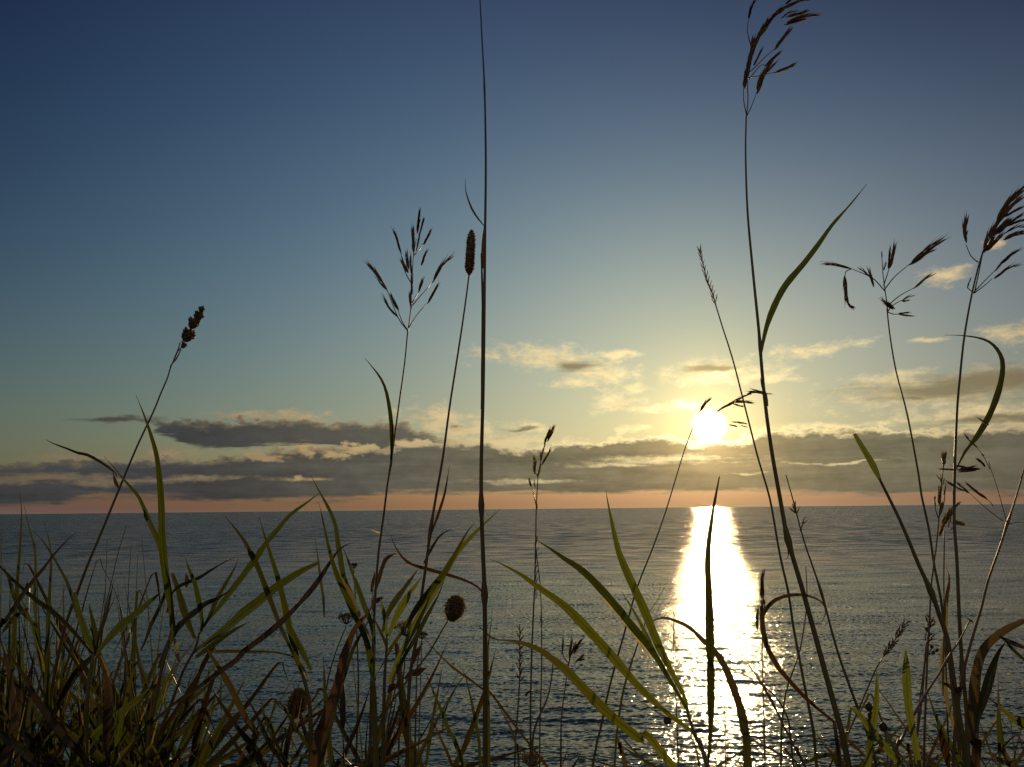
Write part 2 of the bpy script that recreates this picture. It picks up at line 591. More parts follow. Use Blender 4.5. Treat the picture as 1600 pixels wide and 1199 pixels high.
M = {
    'green': plant_mat('green_leaf', (0.046, 0.058, 0.012), (0.075, 0.088, 0.018), (0.085, 0.058, 0.024), 0.55, spots=0.5, tip_at=0.86),
    'bright': plant_mat('bright_green_leaf', (0.110, 0.124, 0.022), (0.165, 0.170, 0.033), (0.11, 0.085, 0.032), 0.60, spots=0.4, tip_at=0.9),
    'olive': plant_mat('olive_leaf', (0.036, 0.039, 0.011), (0.060, 0.060, 0.016), (0.070, 0.046, 0.020), 0.5, spots=0.6, tip_at=0.8),
    'dark': plant_mat('dark_leaf', (0.018, 0.018, 0.007), (0.036, 0.032, 0.011), (0.042, 0.022, 0.011), 0.35, spots=0.5, tip_at=0.75),
    'rust': plant_mat('withered_red_brown_leaf', (0.048, 0.024, 0.011), (0.085, 0.044, 0.019), (0.12, 0.072, 0.034), 0.42, spots=0.6, tip_at=0.8),
    'rustgreen': plant_mat('leaf_turning_from_green_to_rust', (0.060, 0.062, 0.014), (0.092, 0.088, 0.018), (0.080, 0.036, 0.013), 0.5, spots=0.6, tip_at=0.6),
    'tan': plant_mat('dry_tan_leaf_and_lit_edge', (0.22, 0.16, 0.085), (0.32, 0.24, 0.14), None, 0.45),  # also used for thin slivers that paint sunlit blade edges
    'stem': plant_mat('brown_stem', (0.12, 0.072, 0.028), (0.20, 0.125, 0.048), None, 0.0, 0.38, 8.0, 0.4, rib=False),
    'gstem': plant_mat('green_brown_stem', (0.115, 0.092, 0.030), (0.18, 0.145, 0.048), None, 0.0, 0.36, 8.0, 0.4, rib=False),
    'rstem': plant_mat('reddish_stem', (0.16, 0.085, 0.045), (0.24, 0.13, 0.065), None, 0.0, 0.4, 8.0, 0.4, rib=False),
    'husk': plant_mat('brown_seed_husk', (0.20, 0.125, 0.065), (0.34, 0.22, 0.115), (0.45, 0.32, 0.18), 0.62, 0.6, 20.0, rib=False),
    'gold': plant_mat('gold_lit_straw_husk', (0.42, 0.30, 0.145), (0.60, 0.44, 0.23), (0.75, 0.60, 0.36), 0.75, 0.55, 20.0, rib=False),  # straw tone raised so the closed husks read as lit gold from behind
    'pale': plant_mat('pale_sunlit_husk', (0.45, 0.36, 0.22), (0.6, 0.5, 0.33), None, 0.6, 0.5, 20.0, rib=False),  # paleness stands in for sun glinting through a few husks
    'pod': plant_mat('dark_seed_pod', (0.040, 0.034, 0.016), (0.07, 0.052, 0.024), None, 0.0, 0.6, 10.0, rib=False),
}

rng = random.Random(11)


# ------------------------------------------------------------------ curve and mesh makers
def catmull(P, per=None, n=None):
    """smooth curve through 3-D points"""
    P = [np.array(p, float) for p in P]
    if len(P) < 2:
        return np.array(P)
    Q = [2 * P[0] - P[1]] + P + [2 * P[-1] - P[-2]]
    out = []
    for i in range(1, len(Q) - 2):
        p0, p1, p2, p3 = Q[i - 1:i + 3]
        L = np.linalg.norm(p2 - p1)
        k = max(2, int(L / (per or 0.012)))
        for j in range(k):
            t = j / k
            out.append(0.5 * ((2 * p1) + (-p0 + p2) * t + (2 * p0 - 5 * p1 + 4 * p2 - p3) * t * t + (-p0 + 3 * p1 - 3 * p2 + p3) * t ** 3))
    out.append(P[-1])
    return np.array(out)


def arc(C):
    d = np.linalg.norm(np.diff(C, axis=0), axis=1)
    s = np.concatenate([[0], np.cumsum(d)])
    return s / max(s[-1], 1e-9), s[-1]


def frames(C, ref=(0.05, 1.0, 0.1)):
    T = np.gradient(C, axis=0)
    T /= np.maximum(np.linalg.norm(T, axis=1, keepdims=True), 1e-9)
    N = np.tile(np.array(ref, float), (len(C), 1))
    B = np.cross(T, N)
    nb = np.linalg.norm(B, axis=1, keepdims=True)
    B = B / np.maximum(nb, 1e-6)
    N = np.cross(B, T)
    return T, B, N


class Buf:
    """collects geometry of ONE part"""
    def __init__(self):
        self.v, self.f, self.uv = [], [], []

    def tube(self, C, radii, sides=6):
        C = np.asarray(C)
        T, B, N = frames(C)
        s, _ = arc(C)
        b = len(self.v)
        for i in range(len(C)):
            r = radii[i] if hasattr(radii, '__len__') else radii
            for k in range(sides):
                a = 2 * math.pi * k / sides
                self.v.append(tuple(C[i] + (B[i] * math.cos(a) + N[i] * math.sin(a)) * r))
                self.uv.append((k / sides, s[i]))
        for i in range(len(C) - 1):
            for k in range(sides):
                k2 = (k + 1) % sides
                self.f.append((b + i * sides + k, b + i * sides + k2, b + (i + 1) * sides + k2, b + (i + 1) * sides + k))
        self.f.append(tuple(b + k for k in range(sides))[::-1])
        self.f.append(tuple(b + (len(C) - 1) * sides + k for k in range(sides)))
        return self

    def ribbon(self, C, widths, yaw, fold=0.14):
        C = np.asarray(C)
        T, B, N = frames(C)
        s, _ = arc(C)
        b = len(self.v)
        for i in range(len(C)):
            a = yaw[i]
            w = B[i] * math.cos(a) + N[i] * math.sin(a)
            nn = -B[i] * math.sin(a) + N[i] * math.cos(a)
            h = widths[i] / 2
            for k, (o, d) in enumerate(((-1, 0), (-0.5, .6), (0, 1), (0.5, .6), (1, 0))):
                self.v.append(tuple(C[i] + w * o * h + nn * d * fold * h * 2))
                self.uv.append((0.5 + o * 0.5, s[i]))
        for i in range(len(C) - 1):
            for k in range(4):
                self.f.append((b + i * 5 + k, b + i * 5 + k + 1, b + (i + 1) * 5 + k + 1, b + (i + 1) * 5 + k))
        return self

    def spindle(self, a, b_, r, sides=5, rings=(0.0, 0.18, 0.45, 0.75, 1.0), prof=(0.25, 0.85, 1.0, 0.5, 0.02)):
        a, b_ = np.array(a, float), np.array(b_, float)
        C = np.array([a + (b_ - a) * t for t in rings])
        return self.tube(C, [r * p for p in prof], sides)

    def build(self, name, mat, parent=None, origin=None):
        return mesh_obj(name, self.v, self.f, mat, parent, uv=self.uv, origin=origin)


def px3(pts, d):
    """photo points to places; d is a distance or a (first, last) pair"""
    n = len(pts)
    d0, d1 = d if isinstance(d, tuple) else (d, d)
    out = []
    L = [0.0]
    for i in range(1, n):
        L.append(L[-1] + math.hypot(pts[i][0] - pts[i - 1][0], pts[i][1] - pts[i - 1][1]))
    for i, p in enumerate(pts):
        t = L[i] / max(L[-1], 1e-6)
        out.append(np.array(at(p[0], p[1], d0 + (d1 - d0) * t)))
    return out


def down_to_ground(P):
    """carries a stem or blade on from its lowest traced point to the soil"""
    e, p = P[-1], P[-2]
    dirn = (e - p) / max(np.linalg.norm(e - p), 1e-6)
    gz = ground_z(e[0], e[1])
    dz = e[2] - gz
    if dz < 0.01:
        return P
    sx = dirn[0] / max(-dirn[2], 0.25)
    sx = max(-0.9, min(0.9, sx))
    q1 = np.array([e[0] + sx * dz * 0.35, e[1], e[2] - dz * 0.45])
    q2 = np.array([e[0] + sx * dz * 0.52, e[1], gz - 0.02])
    return P + [q1, q2]


class Plant:
    """one grass or herb: an Empty on the soil that carries its parts; its traced points are read at distance d"""
    def __init__(self, name, label, cat, d, stem=None, stem_w=(4, 5), stem_mat='stem', group=None, nodes=(), base=None):
        self.d = d
        self.k = d / FPX
        if stem is not None:
            P = down_to_ground(px3(stem, d))
            self.origin = P[-1].copy()
            self.origin[2] = ground_z(P[-1][0], P[-1][1])
        else:
            q = np.array(at(base[0], base[1], d))
            self.origin = np.array([q[0], q[1], ground_z(q[0], q[1])])
        o = bpy.data.objects.new(name, None)
        o.empty_display_size = 0.05
        COL.objects.link(o)
        o.location = self.origin
        tag(o, label, cat, group, 'thing')
        self.o = o
        if stem is not None:
            C = catmull(P)
            s, L = arc(C)
            s = s * L / max(arc(catmull(px3(stem, d)))[1], 1e-6)
            r = np.interp(s, [0, 1, 2], [stem_w[0], stem_w[1], stem_w[1] * 1.1]) * self.k * 0.41
            for nd in nodes:                       # swollen joints, at photo heights
                z = at(stem[0][0], nd, d).z
                r *= 1 + 0.7 * np.exp(-((C[:, 2] - z) / 0.0035) ** 2)
            Buf().tube(C, r, 7).build('stem', M[stem_mat], o, self.origin)

    def leaf(self, pts, w, mat='green', dd=0.0, yaw=None, to_ground=False, tipw=0.0, basew=0.5, twist=None, label=None, name='leaf', peak=0.35, fold=0.14):
        """pts run from tip to base"""
        d = self.d
        P = px3(pts, (d + dd, d))
        trace = arc(catmull(P, 0.009))[1]
        if to_ground:
            P = down_to_ground(P)
        P = P[::-1]
        C = catmull(P, 0.009)
        s, L = arc(C)
        s = np.clip((s * L - (L - trace)) / trace, 0.0, 1.0)
        y0 = rng.uniform(-0.5, 0.5) if yaw is None else yaw
        tw = rng.uniform(-0.7, 0.7) if twist is None else twist
        Y = y0 + tw * (s - 0.4) + 0.12 * np.sin(s * 9 + rng.uniform(0, 6))
        up = np.clip(s / max(peak * 0.8, 1e-3), 0, 1)
        bw_ = 0.9 if to_ground and basew == 0.5 else basew
        up = bw_ + (1 - bw_) * (up * up * (3 - 2 * up))
        dn = np.clip((s - peak) / (1 - peak), 0, 1)
        dn = tipw + (1 - tipw) * (1 - dn ** 1.5) ** 0.95
        wob = 1 + 0.04 * np.sin(s * 31 + y0 * 9) + 0.03 * np.sin(s * 83 + y0 * 5)
        W_ = 0.78 * w * self.k * up * dn * wob
        for _ in range(rng.choice((0, 1, 2, 3))):          # nicks and tears along the margin
            W_ = W_ * (1 - rng.uniform(.12, .4) * np.exp(-((s - rng.uniform(.15, .97)) / rng.uniform(.006, .02)) ** 2))
        W_ = np.maximum(W_, 0.0004) / np.maximum(np.cos(np.clip(Y, -1.1, 1.1)), 0.55) * 1.0
        o = Buf().ribbon(C, W_, Y, fold).build(name, M[mat], self.o, self.origin)
        if label:
            o['label'] = label
        return o

    def twig(self, pts, w, mat='stem', name='branch', dd=0.0, parent=None):
        P = px3(pts, (self.d, self.d + dd))
        C = catmull(P)
        s, _ = arc(C)
        r = np.interp(s, [0, 1], [w[0], w[1]] if isinstance(w, tuple) else [w, w]) * self.k / 2
        return Buf().tube(C, r, 6).build(name, M[mat], parent or self.o, self.origin)

    def seed_head(self, lines, spikes, mat='husk', lw=1.6, line_mat='stem', bend=0.0, pale=(), spread=0.035, fat=1.0):
        """lines: the thin branches of the head; spikes: (base, tip) of each spikelet"""
        hb = Buf()
        for ln in lines:
            C = catmull(px3(ln, self.d), 0.006)
            s, _ = arc(C)
            hb.tube(C, np.interp(s, [0, 1], [lw * 1.25, lw * 0.7]) * self.k / 2, 5)
        head = hb.build('seed_head', M[line_mat], self.o, self.origin)
        for i, sp in enumerate(spikes):
            a, t = sp[0], sp[-1]
            off = rng.uniform(-spread, spread)
            mid = sp[1] if len(sp) == 3 else ((a[0] + t[0]) / 2 + rng.uniform(-1, 1), (a[1] + t[1]) / 2 + rng.uniform(-1, 1))
            # the outer ends lean to or from the eye; the inner end stays on its branch
            P = [np.array(at(a[0], a[1], self.d)), np.array(at(mid[0], mid[1], self.d + off * .5)), np.array(at(t[0], t[1], self.d + off))]
            C = catmull(P, 0.003)
            s, L = arc(C)
            b = Buf()
            b.tube(C, 0.5 * self.k * (1.3 - s), 5)
            T, B, N = frames(C)
            nf = max(4, min(9, int(L / self.k / 4.6)))
            flen = L * (0.44 if nf > 5 else 0.55)
            r = fat * (0.44 * self.k + L * 0.0155)
            for j in range(nf):
                u_ = 0.02 + 0.74 * j / max(nf - 1, 1)
                ii = min(len(C) - 1, int(u_ * (len(C) - 1)))
                side = 1 if j % 2 else -1
                ang = rng.uniform(-0.6, 0.6)
                out = B[ii] * side * math.cos(ang) + N[ii] * math.sin(ang)
                st = C[ii] + out * r * 0.5
                fl = min(flen, (1.04 - u_) * L)
                en = C[ii] + T[ii] * fl + out * fl * rng.uniform(0.04, 0.12)
                b.spindle(st, en, r * (1.0 - 0.3 * u_))
                if rng.random() < 0.8:             # awn
                    b.tube(np.array([en - T[ii] * fl * 0.1, en + T[ii] * fl * 0.22 + out * fl * 0.02]), [0.35 * self.k, 0.12 * self.k], 3)
            so = b.build('spikelet', M['pale' if i in pale else mat], head, self.origin)
            so.parent = head
        return head


# ------------------------------------------------------------------ the plants, one by one
# each tracing sheet: left, top and magnification of the piece of the photograph it was read from
SHEET = {'A': (0, 760, 2.73), 'B': (380, 760, 2.73), 'C': (780, 760, 2.731), 'E': (1180, 760, 2.731), 'F': (1360, 640, 3.746),
         'G': (1360, 930, 4.458), 'D': (960, 780, 2.8625), 'L': (0, 440, 3.155), 'M': (540, 300, 2.307), 'R': (1050, 260, 2.142),
         'T': (1000, 0, 2.6667), 'P': (0, 0, 1)}


def z(k, *c):
    x0, y0, s = SHEET[k]
    return [(x0 + c[i] / s, y0 + c[i + 1] / s) for i in range(0, len(c), 2)]


def sp(k, *rows):
    return [z(k, *r) for r in rows]


# --- tall stalk in the middle
p = Plant('tall_grass_stalk', 'tallest thick brown grass stalk, running from the top edge to the bottom edge', 'grass', 0.84,
          [(748, -40), (750, 0), (753, 60), (757, 140), (759, 250), (758, 355), (757, 450), (755, 600), (752, 720), (752, 790), (754, 850), (757, 930), (758, 1030), (758, 1199)],
          (2.5, 10), 'stem', nodes=(145, 792, 930))
p.leaf([(727, 279), (728, 300), (737, 326), (748, 343), (757, 354)], 4, 'dark', 0.03, 0.2, name='leaf')
p.leaf([(757, 350), (755, 368), (754, 395), (755, 420)], 6, 'rust', 0.0, 0.3, name='sheath')
p.leaf([(752, 396), (753, 430), (754, 480), (754, 560), (752, 640)], 6, 'dark', 0.0, 0.1, tipw=0.5, name='sheath')
p.leaf([(611, 835), (614, 846), (622, 862), (636, 878), (655, 886), (691, 896), (721, 905), (746, 917), (759, 934)], 8, 'rust', 0.04, 0.5, name='leaf', peak=0.6, label='narrow rust brown leaf bent back to the left with a curled orange tip')

# --- feathery brome, left of the middle
p = Plant('brome_grass', 'fine grass with an open feathery seed head, left of the dense bristly spike', 'grass', 0.90,
          [(637, 517), (632, 570), (625, 620), (617, 680), (610, 730), (605, 760), (599, 810), (592, 859), (587, 921), (583, 1000), (580, 1090), (578, 1199)], (2.5, 6), 'stem', nodes=(725,))
p.leaf(z('M', 68, 598, 115, 655, 140, 700, 155, 760, 165, 840, 167, 930, 163, 985), 9, 'olive', -0.03, 0.2, name='leaf', twist=0.2)
p.leaf([(580, 828), (590, 832), (597, 834)], 4, 'gold', 0, 0.3, name='leaf')
p.leaf([(612, 700), (611, 730)], 6, 'dark', 0, 0.0, name='sheath', tipw=.5)
p.seed_head(sp('M', (225, 505, 235, 420, 238, 330, 245, 230, 255, 170), (225, 502, 190, 455, 150, 355), (222, 495, 205, 470, 188, 425), (227, 490, 260, 440, 295, 400),
               (240, 410, 275, 370, 312, 328), (238, 330, 215, 290, 200, 225), (245, 230, 268, 205, 275, 190, 284, 186), (240, 400, 262, 362)),
            sp('M', (150, 357, 112, 298, 73, 253), (190, 455, 160, 420, 136, 374), (190, 428, 160, 366), (200, 225, 186, 175, 167, 130), (224, 292, 200, 235),
               (228, 280, 220, 210), (238, 305, 235, 225), (240, 370, 240, 285), (236, 422, 232, 350), (245, 222, 240, 122), (254, 212, 268, 140),
               (257, 150, 268, 58), (268, 150, 283, 92), (282, 190, 296, 162, 309, 132), (273, 265, 296, 208), (262, 362, 280, 308), (312, 328, 345, 270, 389, 230), (295, 402, 336, 328)),
            'husk')

# --- timothy spike
p = Plant('timothy_grass', 'grass stem topped by one dense bristly brown cylinder, beside the tallest stalk', 'grass', 0.88,
          [(733, 428), (729, 460), (722, 510), (712, 575), (702, 640), (692, 715), (684, 760), (673, 826), (666, 881), (658, 936), (653, 987), (642, 1046), (637, 1119), (636, 1199)], (3, 7), 'stem', nodes=(826,))
b = Buf()
A_, B_ = np.array(at(733, 430, .88)), np.array(at(737, 361, .88))
Cc = np.array([A_ + (B_ - A_) * t for t in np.linspace(0, 1, 9)])
b.tube(Cc, [k_ * 0.88 / FPX for k_ in (2.0, 5.4, 6.6, 6.9, 6.9, 6.7, 6.2, 5.2, 2.0)], 10)
T_, Bx, Nx = frames(Cc)
for j in range(620):
    t = rng.random()
    ii = min(8, int(t * 8))
    c = A_ + (B_ - A_) * t
    a = rng.uniform(0, 2 * math.pi)
    rr_ = np.interp(t, [0, .12, .85, 1], [2.6, 6.7, 6.2, 2.0]) * 0.88 / FPX
    o_ = Bx[4] * math.cos(a) + Nx[4] * math.sin(a)
    b.spindle(c + o_ * rr_ * .75, c + o_ * rr_ * 1.34 + T_[4] * 0.0016, 0.00045, 3, (0, .5, 1), (1, .9, .05))
b.build('seed_head', M['husk'], p.o, p.origin)
p.leaf(z('B', 880, -90, 862, 20, 845, 80, 825, 140, 803, 200), 6, 'rust', 0.02, 0.2)
p.leaf(z('B', 892, 182, 860, 196, 830, 222, 800, 272, 770, 330), 6, 'dark', 0.02, 0.6)

# --- orchard grass on the left
p = Plant('orchard_grass', 'leaning grass stem with a lumpy dark clustered seed head against the sky, farthest left', 'grass', 0.86,
          [(283, 546), (275, 562), (268, 570), (262, 590), (250, 618), (240, 643), (215, 696), (188, 760), (161, 826), (135, 888), (119, 932), (103, 975), (88, 1040), (75, 1120), (66, 1199)], (2.5, 7), 'stem', nodes=(770,))
lines = [z('L', 888, 300, 880, 330, 862, 372, 850, 405, 838, 420), z('L', 900, 318, 876, 345, 860, 385, 845, 412), z('L', 895, 300, 925, 262, 950, 215, 975, 180, 992, 135)]
hb = Buf()
for ln in lines:
    hb.tube(catmull(px3(ln, .86), .006), 0.9 * .86 / FPX, 5)
head = hb.build('seed_head', M['stem'], p.o, p.origin)
for (cx, cy, r, n_) in ((905, 316, 13, 14), (925, 267, 29, 34), (953, 207, 25, 30), (978, 172, 22, 24), (993, 136, 14, 14)):
    q = z('L', cx, cy)[0]
    c = np.array(at(q[0], q[1], .86))
    R_ = 1.3 * r / 3.155 * .86 / FPX
    b = Buf()
    ax = np.array(at(993, 120, .86) if 0 else (0.35, 0.05, 0.93))
    b.spindle(c - ax * R_ * .9, c + ax * R_ * .9, R_ * .75, 8, (0, .2, .5, .8, 1), (.3, .85, 1, .8, .15))
    for j in range(n_):
        a, e = rng.uniform(0, 2 * math.pi), rng.uniform(-0.8, 1)
        o_ = np.array([math.cos(a) * math.sqrt(1 - e * e * .9), math.sin(a) * math.sqrt(1 - e * e * .9), e])
        b.spindle(c + o_ * R_ * .45, c + o_ * R_ * 1.02 + ax * R_ * .28, R_ * .24, 5)
    so = b.build('seed_cluster', M['husk'], head, p.origin)
p.leaf(z('L', 225, 779, 265, 800, 330, 824, 385, 846, 430, 855, 500, 893, 562, 938, 575, 960), 7, 'dark', 0.05, 0.3, label='dark thread-like leaf curving away to the left', tipw=.1)
p.leaf(z('L', 556, 938, 562, 965, 572, 995, 588, 1022), 9, 'rust', 0.0, 0.4, name='sheath', label='small rust red sheath', basew=.3)

# --- tall right-hand stem with the drooping plume
p = Plant('plume_grass', 'tall stem with a plume at the top edge and a long leaf aiming up right', 'grass', 0.80,
          [(1166, 182), (1165, 240), (1168, 330), (1176, 420), (1186, 520), (1189, 560), (1195, 625), (1205, 700), (1219, 780), (1231, 843), (1252, 915), (1272, 987), (1290, 1053), (1308, 1119), (1326, 1195)], (3, 11), 'gstem', nodes=(548, 590, 843))
p.leaf([(1355, 287), (1330, 318), (1300, 352), (1278, 383), (1255, 413), (1228, 445), (1210, 478), (1198, 510), (1189, 550)], 13, 'green', 0.06, 0.3, twist=0.5, peak=.3)
p.leaf([(1188, 590), (1190, 600), (1196, 618), (1199, 635)], 7, 'olive', 0, 0.2, name='sheath')
p.leaf([(1230, 873), (1232, 866), (1231, 850)], 4, 'olive', 0, 0.2, name='sheath')
p.seed_head(sp('T', (443, 487, 450, 420, 448, 330, 462, 240, 480, 180, 512, 130, 550, 80), (444, 480, 432, 420, 432, 365), (443, 487, 462, 450, 485, 390), (450, 325, 490, 318, 560, 302), (462, 190, 447, 130, 453, 78),
               (455, 330, 500, 275, 522, 272), (460, 300, 520, 240, 560, 205), (550, 80, 600, 40, 640, 20)),
            sp('T', (453, 80, 462, 40, 486, -8), (440, 335, 446, 300, 452, 262), (448, 318, 462, 228), (455, 268, 474, 148), (465, 238, 490, 158), (478, 190, 522, 98), (498, 152, 542, 70), (520, 118, 572, 48),
               (538, 88, 575, 50, 622, 20), (548, 72, 600, 28), (572, 60, 612, 28, 655, 8), (598, 38, 660, 8, 728, -4), (588, 76, 620, 55, 662, 46), (608, 72, 660, 58, 706, 42), (600, 104, 650, 90, 702, 74), (612, 92, 680, 70, 752, 61),
               (560, 207, 600, 155, 636, 113), (520, 276, 560, 240, 591, 210), (474, 274, 495, 232, 517, 188), (485, 390, 515, 315, 570, 250), (560, 303, 608, 285, 656, 259), (432, 368, 438, 335, 446, 298), (606, 18, 640, -8, 690, -22)),
            'husk', fat=1.15)
p.seed_head([[(1195, 614), (1175, 614), (1160, 621), (1140, 630), (1122, 643)], [(1165, 618), (1150, 628)]],
            [[(1196, 615), (1180, 612), (1166, 618)], [(1190, 616), (1206, 616)], [(1174, 616), (1158, 621), (1146, 630)], [(1150, 628), (1134, 635), (1118, 645)], [(1146, 628), (1160, 628), (1178, 630)], [(1144, 630), (1155, 634), (1163, 635)],
             [(1168, 663), (1150, 660), (1142, 661)], [(1158, 665), (1168, 668)], [(1152, 667), (1140, 664)]], 'gold', line_mat='gstem')

# --- slim spike at the sun
p = Plant('slender_spike_grass', 'slim leaning stem with a narrow knobbly seed spike, directly left of the plume grass stem', 'grass', 0.92,
          [(1118, 476), (1130, 515), (1145, 562), (1165, 640), (1185, 718), (1203, 780), (1218, 864), (1232, 927), (1239, 976), (1248, 1024), (1260, 1087), (1271, 1143), (1276, 1199)], (2.5, 5.5), 'gstem')
sk = []
ax_pts = z('R', 147, 465, 135, 425, 120, 388, 108, 345, 98, 305, 93, 280)
for i in range(24):
    t = i / 23
    j = min(4, int(t * 5)); f = t * 5 - j
    x = ax_pts[j][0] * (1 - f) + ax_pts[j + 1][0] * f
    y = ax_pts[j][1] * (1 - f) + ax_pts[j + 1][1] * f
    sd = 1 if i % 2 else -1
    l_ = 12 - 4 * t
    sk.append([(x, y), (x + sd * l_ * 0.36 - 2.0, y - l_)])
p.seed_head([ax_pts], sk, 'gold', fat=0.85, spread=0.006)

# --- open panicle on the right
p = Plant('open_panicle_grass', 'thin stem with a wide sparse seed head, left of the plume at the right edge', 'grass', 0.88,
          [(1386, 482), (1390, 520), (1400, 580), (1418, 650), (1435, 740), (1440, 775), (1452, 830), (1460, 885), (1470, 935), (1478, 1000), (1486, 1060), (1494, 1130), (1502, 1199)], (2.5, 6), 'gstem', nodes=(642,))
p.seed_head(sp('R', (722, 488, 718, 450, 712, 410, 706, 360, 702, 300), (714, 420, 690, 392, 668, 372, 630, 355, 598, 342), (712, 412, 745, 370, 795, 328), (719, 470, 760, 435, 808, 408), (722, 486, 740, 465, 770, 448), (722, 488, 740, 495, 760, 495),
               (598, 344, 582, 352, 579, 366), (708, 400, 718, 370, 728, 338)),
            sp('R', (702, 306, 702, 286), (709, 348, 717, 320), (728, 340, 738, 300, 747, 252), (724, 342, 731, 268), (793, 330, 855, 280, 915, 241), (800, 328, 850, 292, 882, 276), (808, 409, 850, 375, 884, 360),
               (768, 450, 790, 438, 814, 434), (772, 452, 798, 446), (758, 495, 790, 500, 818, 502), (758, 493, 800, 488), (740, 480, 718, 462, 697, 437), (746, 478, 725, 462, 711, 456), (674, 404, 666, 372, 659, 338), (664, 374, 642, 352, 620, 340),
               (600, 344, 555, 332, 500, 326), (579, 366, 582, 430, 590, 455), (584, 448, 595, 465, 613, 474)),
            'husk', fat=0.9)

# --- plume at the right edge with the arching leaf
p = Plant('right_edge_plume_grass', 'stout stem with an arching leaf whose plume bends out past the right edge', 'grass', 0.84,
          [(1536, 393), (1528, 420), (1519, 458), (1511, 500), (1505, 540), (1500, 590), (1496, 633), (1492, 727), (1491, 816), (1495, 870), (1499, 965), (1504, 1046), (1510, 1108), (1514, 1199)], (3, 8), 'gstem', nodes=(735, 1046))
p.leaf([(1476, 524), (1492, 524), (1508, 525), (1528, 528), (1545, 534), (1558, 546), (1566, 563), (1566, 585), (1560, 612), (1550, 640), (1538, 664), (1524, 686), (1508, 706), (1494, 734)], 10, 'olive', 0.05, 0.6, twist=0.3, peak=0.33, basew=.2)
p.seed_head(sp('R', (1012, 425, 1030, 340, 1042, 285, 1062, 245, 1090, 190, 1130, 140, 1170, 110), (1025, 322, 1000, 300, 984, 262), (1010, 422, 1040, 390, 1080, 350), (1010, 426, 1045, 400, 1072, 376), (1012, 424, 990, 408, 992, 390),
               (1050, 270, 1090, 240, 1130, 215)),
            sp('R', (984, 256, 980, 210, 993, 160), (980, 250, 990, 215), (1040, 285, 1058, 235, 1088, 186), (1058, 248, 1085, 200, 1122, 148), (1072, 232, 1135, 172), (1082, 190, 1120, 130, 1180, 72), (1098, 175, 1140, 130, 1185, 95), (1108, 170, 1180, 132),
               (1055, 282, 1080, 255, 1112, 222), (1090, 225, 1138, 178), (1112, 224, 1150, 205, 1190, 203), (1098, 214, 1180, 158), (1078, 352, 1105, 325, 1134, 306), (1098, 328, 1130, 300, 1168, 276), (1078, 376, 1120, 345, 1168, 329),
               (988, 408, 994, 390, 1000, 374), (1040, 290, 1062, 262, 1078, 225), (1110, 245, 1150, 228, 1195, 222), (1130, 110, 1165, 80, 1205, 52), (1120, 200, 1160, 185, 1200, 178)),
            'husk', fat=1.1)

# --- right edge stem with hanging threads
p = Plant('thread_branched_grass', 'reddish stem leaning in from the right edge with thread-thin branches hung with spikelets', 'grass', 0.80,
          [(1603, 722), (1598, 741), (1587, 779), (1574, 819), (1560, 862), (1544, 907), (1535, 945), (1526, 975), (1510, 1031), (1500, 1080), (1494, 1130), (1490, 1199)], (3, 6), 'rstem', nodes=(819,))
p.seed_head([z('F', 800, 668, 740, 450, 705, 350, 690, 300), z('F', 700, 350, 660, 270, 620, 220), z('F', 780, 655, 690, 590, 640, 545, 570, 480), z('F', 720, 565, 690, 530), z('F', 805, 672, 850, 662, 900, 660), z('F', 690, 300, 700, 330), z('F', 570, 480, 530, 440, 505, 425)],
            sp('F', (622, 220, 590, 190, 546, 140), (604, 205, 625, 222), (672, 335, 650, 310, 618, 286), (664, 272, 650, 262), (686, 530, 620, 480, 555, 424), (678, 518, 600, 462), (575, 490, 540, 460, 503, 425),
               (548, 476, 500, 455, 448, 422), (498, 452, 470, 435, 448, 428), (500, 352, 440, 350, 388, 348), (512, 352, 580, 340, 462, 328), (640, 350, 570, 356, 510, 360), (555, 345, 590, 345, 642, 350), (692, 90, 660, 70, 626, 46), (880, 400, 888, 368)),
            'husk', pale=(3, 14), line_mat='rstem', lw=1.1)

# --- golden tufted panicle
p = Plant('golden_panicle_grass', 'thin stem with sunlit straw-coloured spikelets stacked across the horizon near the right edge', 'grass', 0.86,
          [(1475, 722), (1472, 750), (1469, 790), (1467, 811), (1463, 854), (1456, 907), (1453, 958), (1449, 1030), (1446, 1110), (1444, 1199)], (2, 4.5), 'stem')
p.seed_head(sp('F', (405, 620, 410, 540, 412, 480, 420, 400, 428, 320, 430, 280), (400, 640, 385, 600, 378, 560), (405, 620, 428, 560, 440, 450)),
            sp('F', (425, 330, 430, 248), (428, 322, 445, 250), (422, 300, 418, 252), (415, 420, 388, 385), (418, 450, 415, 385), (425, 440, 432, 405), (400, 560, 405, 445), (398, 520, 410, 455), (428, 500, 440, 445), (412, 600, 422, 535),
               (378, 566, 378, 505), (436, 440, 442, 412), (408, 580, 416, 545)),
            'gold', pale=(0, 2, 5, 10, 11), fat=1.15)

p = Plant('stocky_panicle_grass', 'short stem with one plump straw-coloured cluster leaning right across the stout stem, below the horizon', 'grass', 0.88,
          [(1476, 828), (1475, 880), (1475, 940), (1477, 1010), (1480, 1100), (1483, 1199)], (2, 4), 'stem')
p.seed_head(sp('F', (410, 735, 425, 690, 450, 640, 480, 590, 505, 560)),
            sp('F', (402, 742, 425, 660), (415, 700, 440, 620), (425, 690, 445, 600), (440, 670, 462, 580), (450, 650, 478, 575), (460, 640, 490, 570), (480, 600, 512, 545), (455, 690, 475, 640), (500, 560, 528, 545), (470, 705, 515, 650), (475, 660, 560, 675), (510, 665, 490, 650), (452, 762, 480, 757)),
            'gold', fat=1.3)
p.leaf(z('F', 443, 925, 458, 960, 462, 1010, 450, 1080, 440, 1160, 445, 1230), 8, 'rust', 0.02, 0.2)

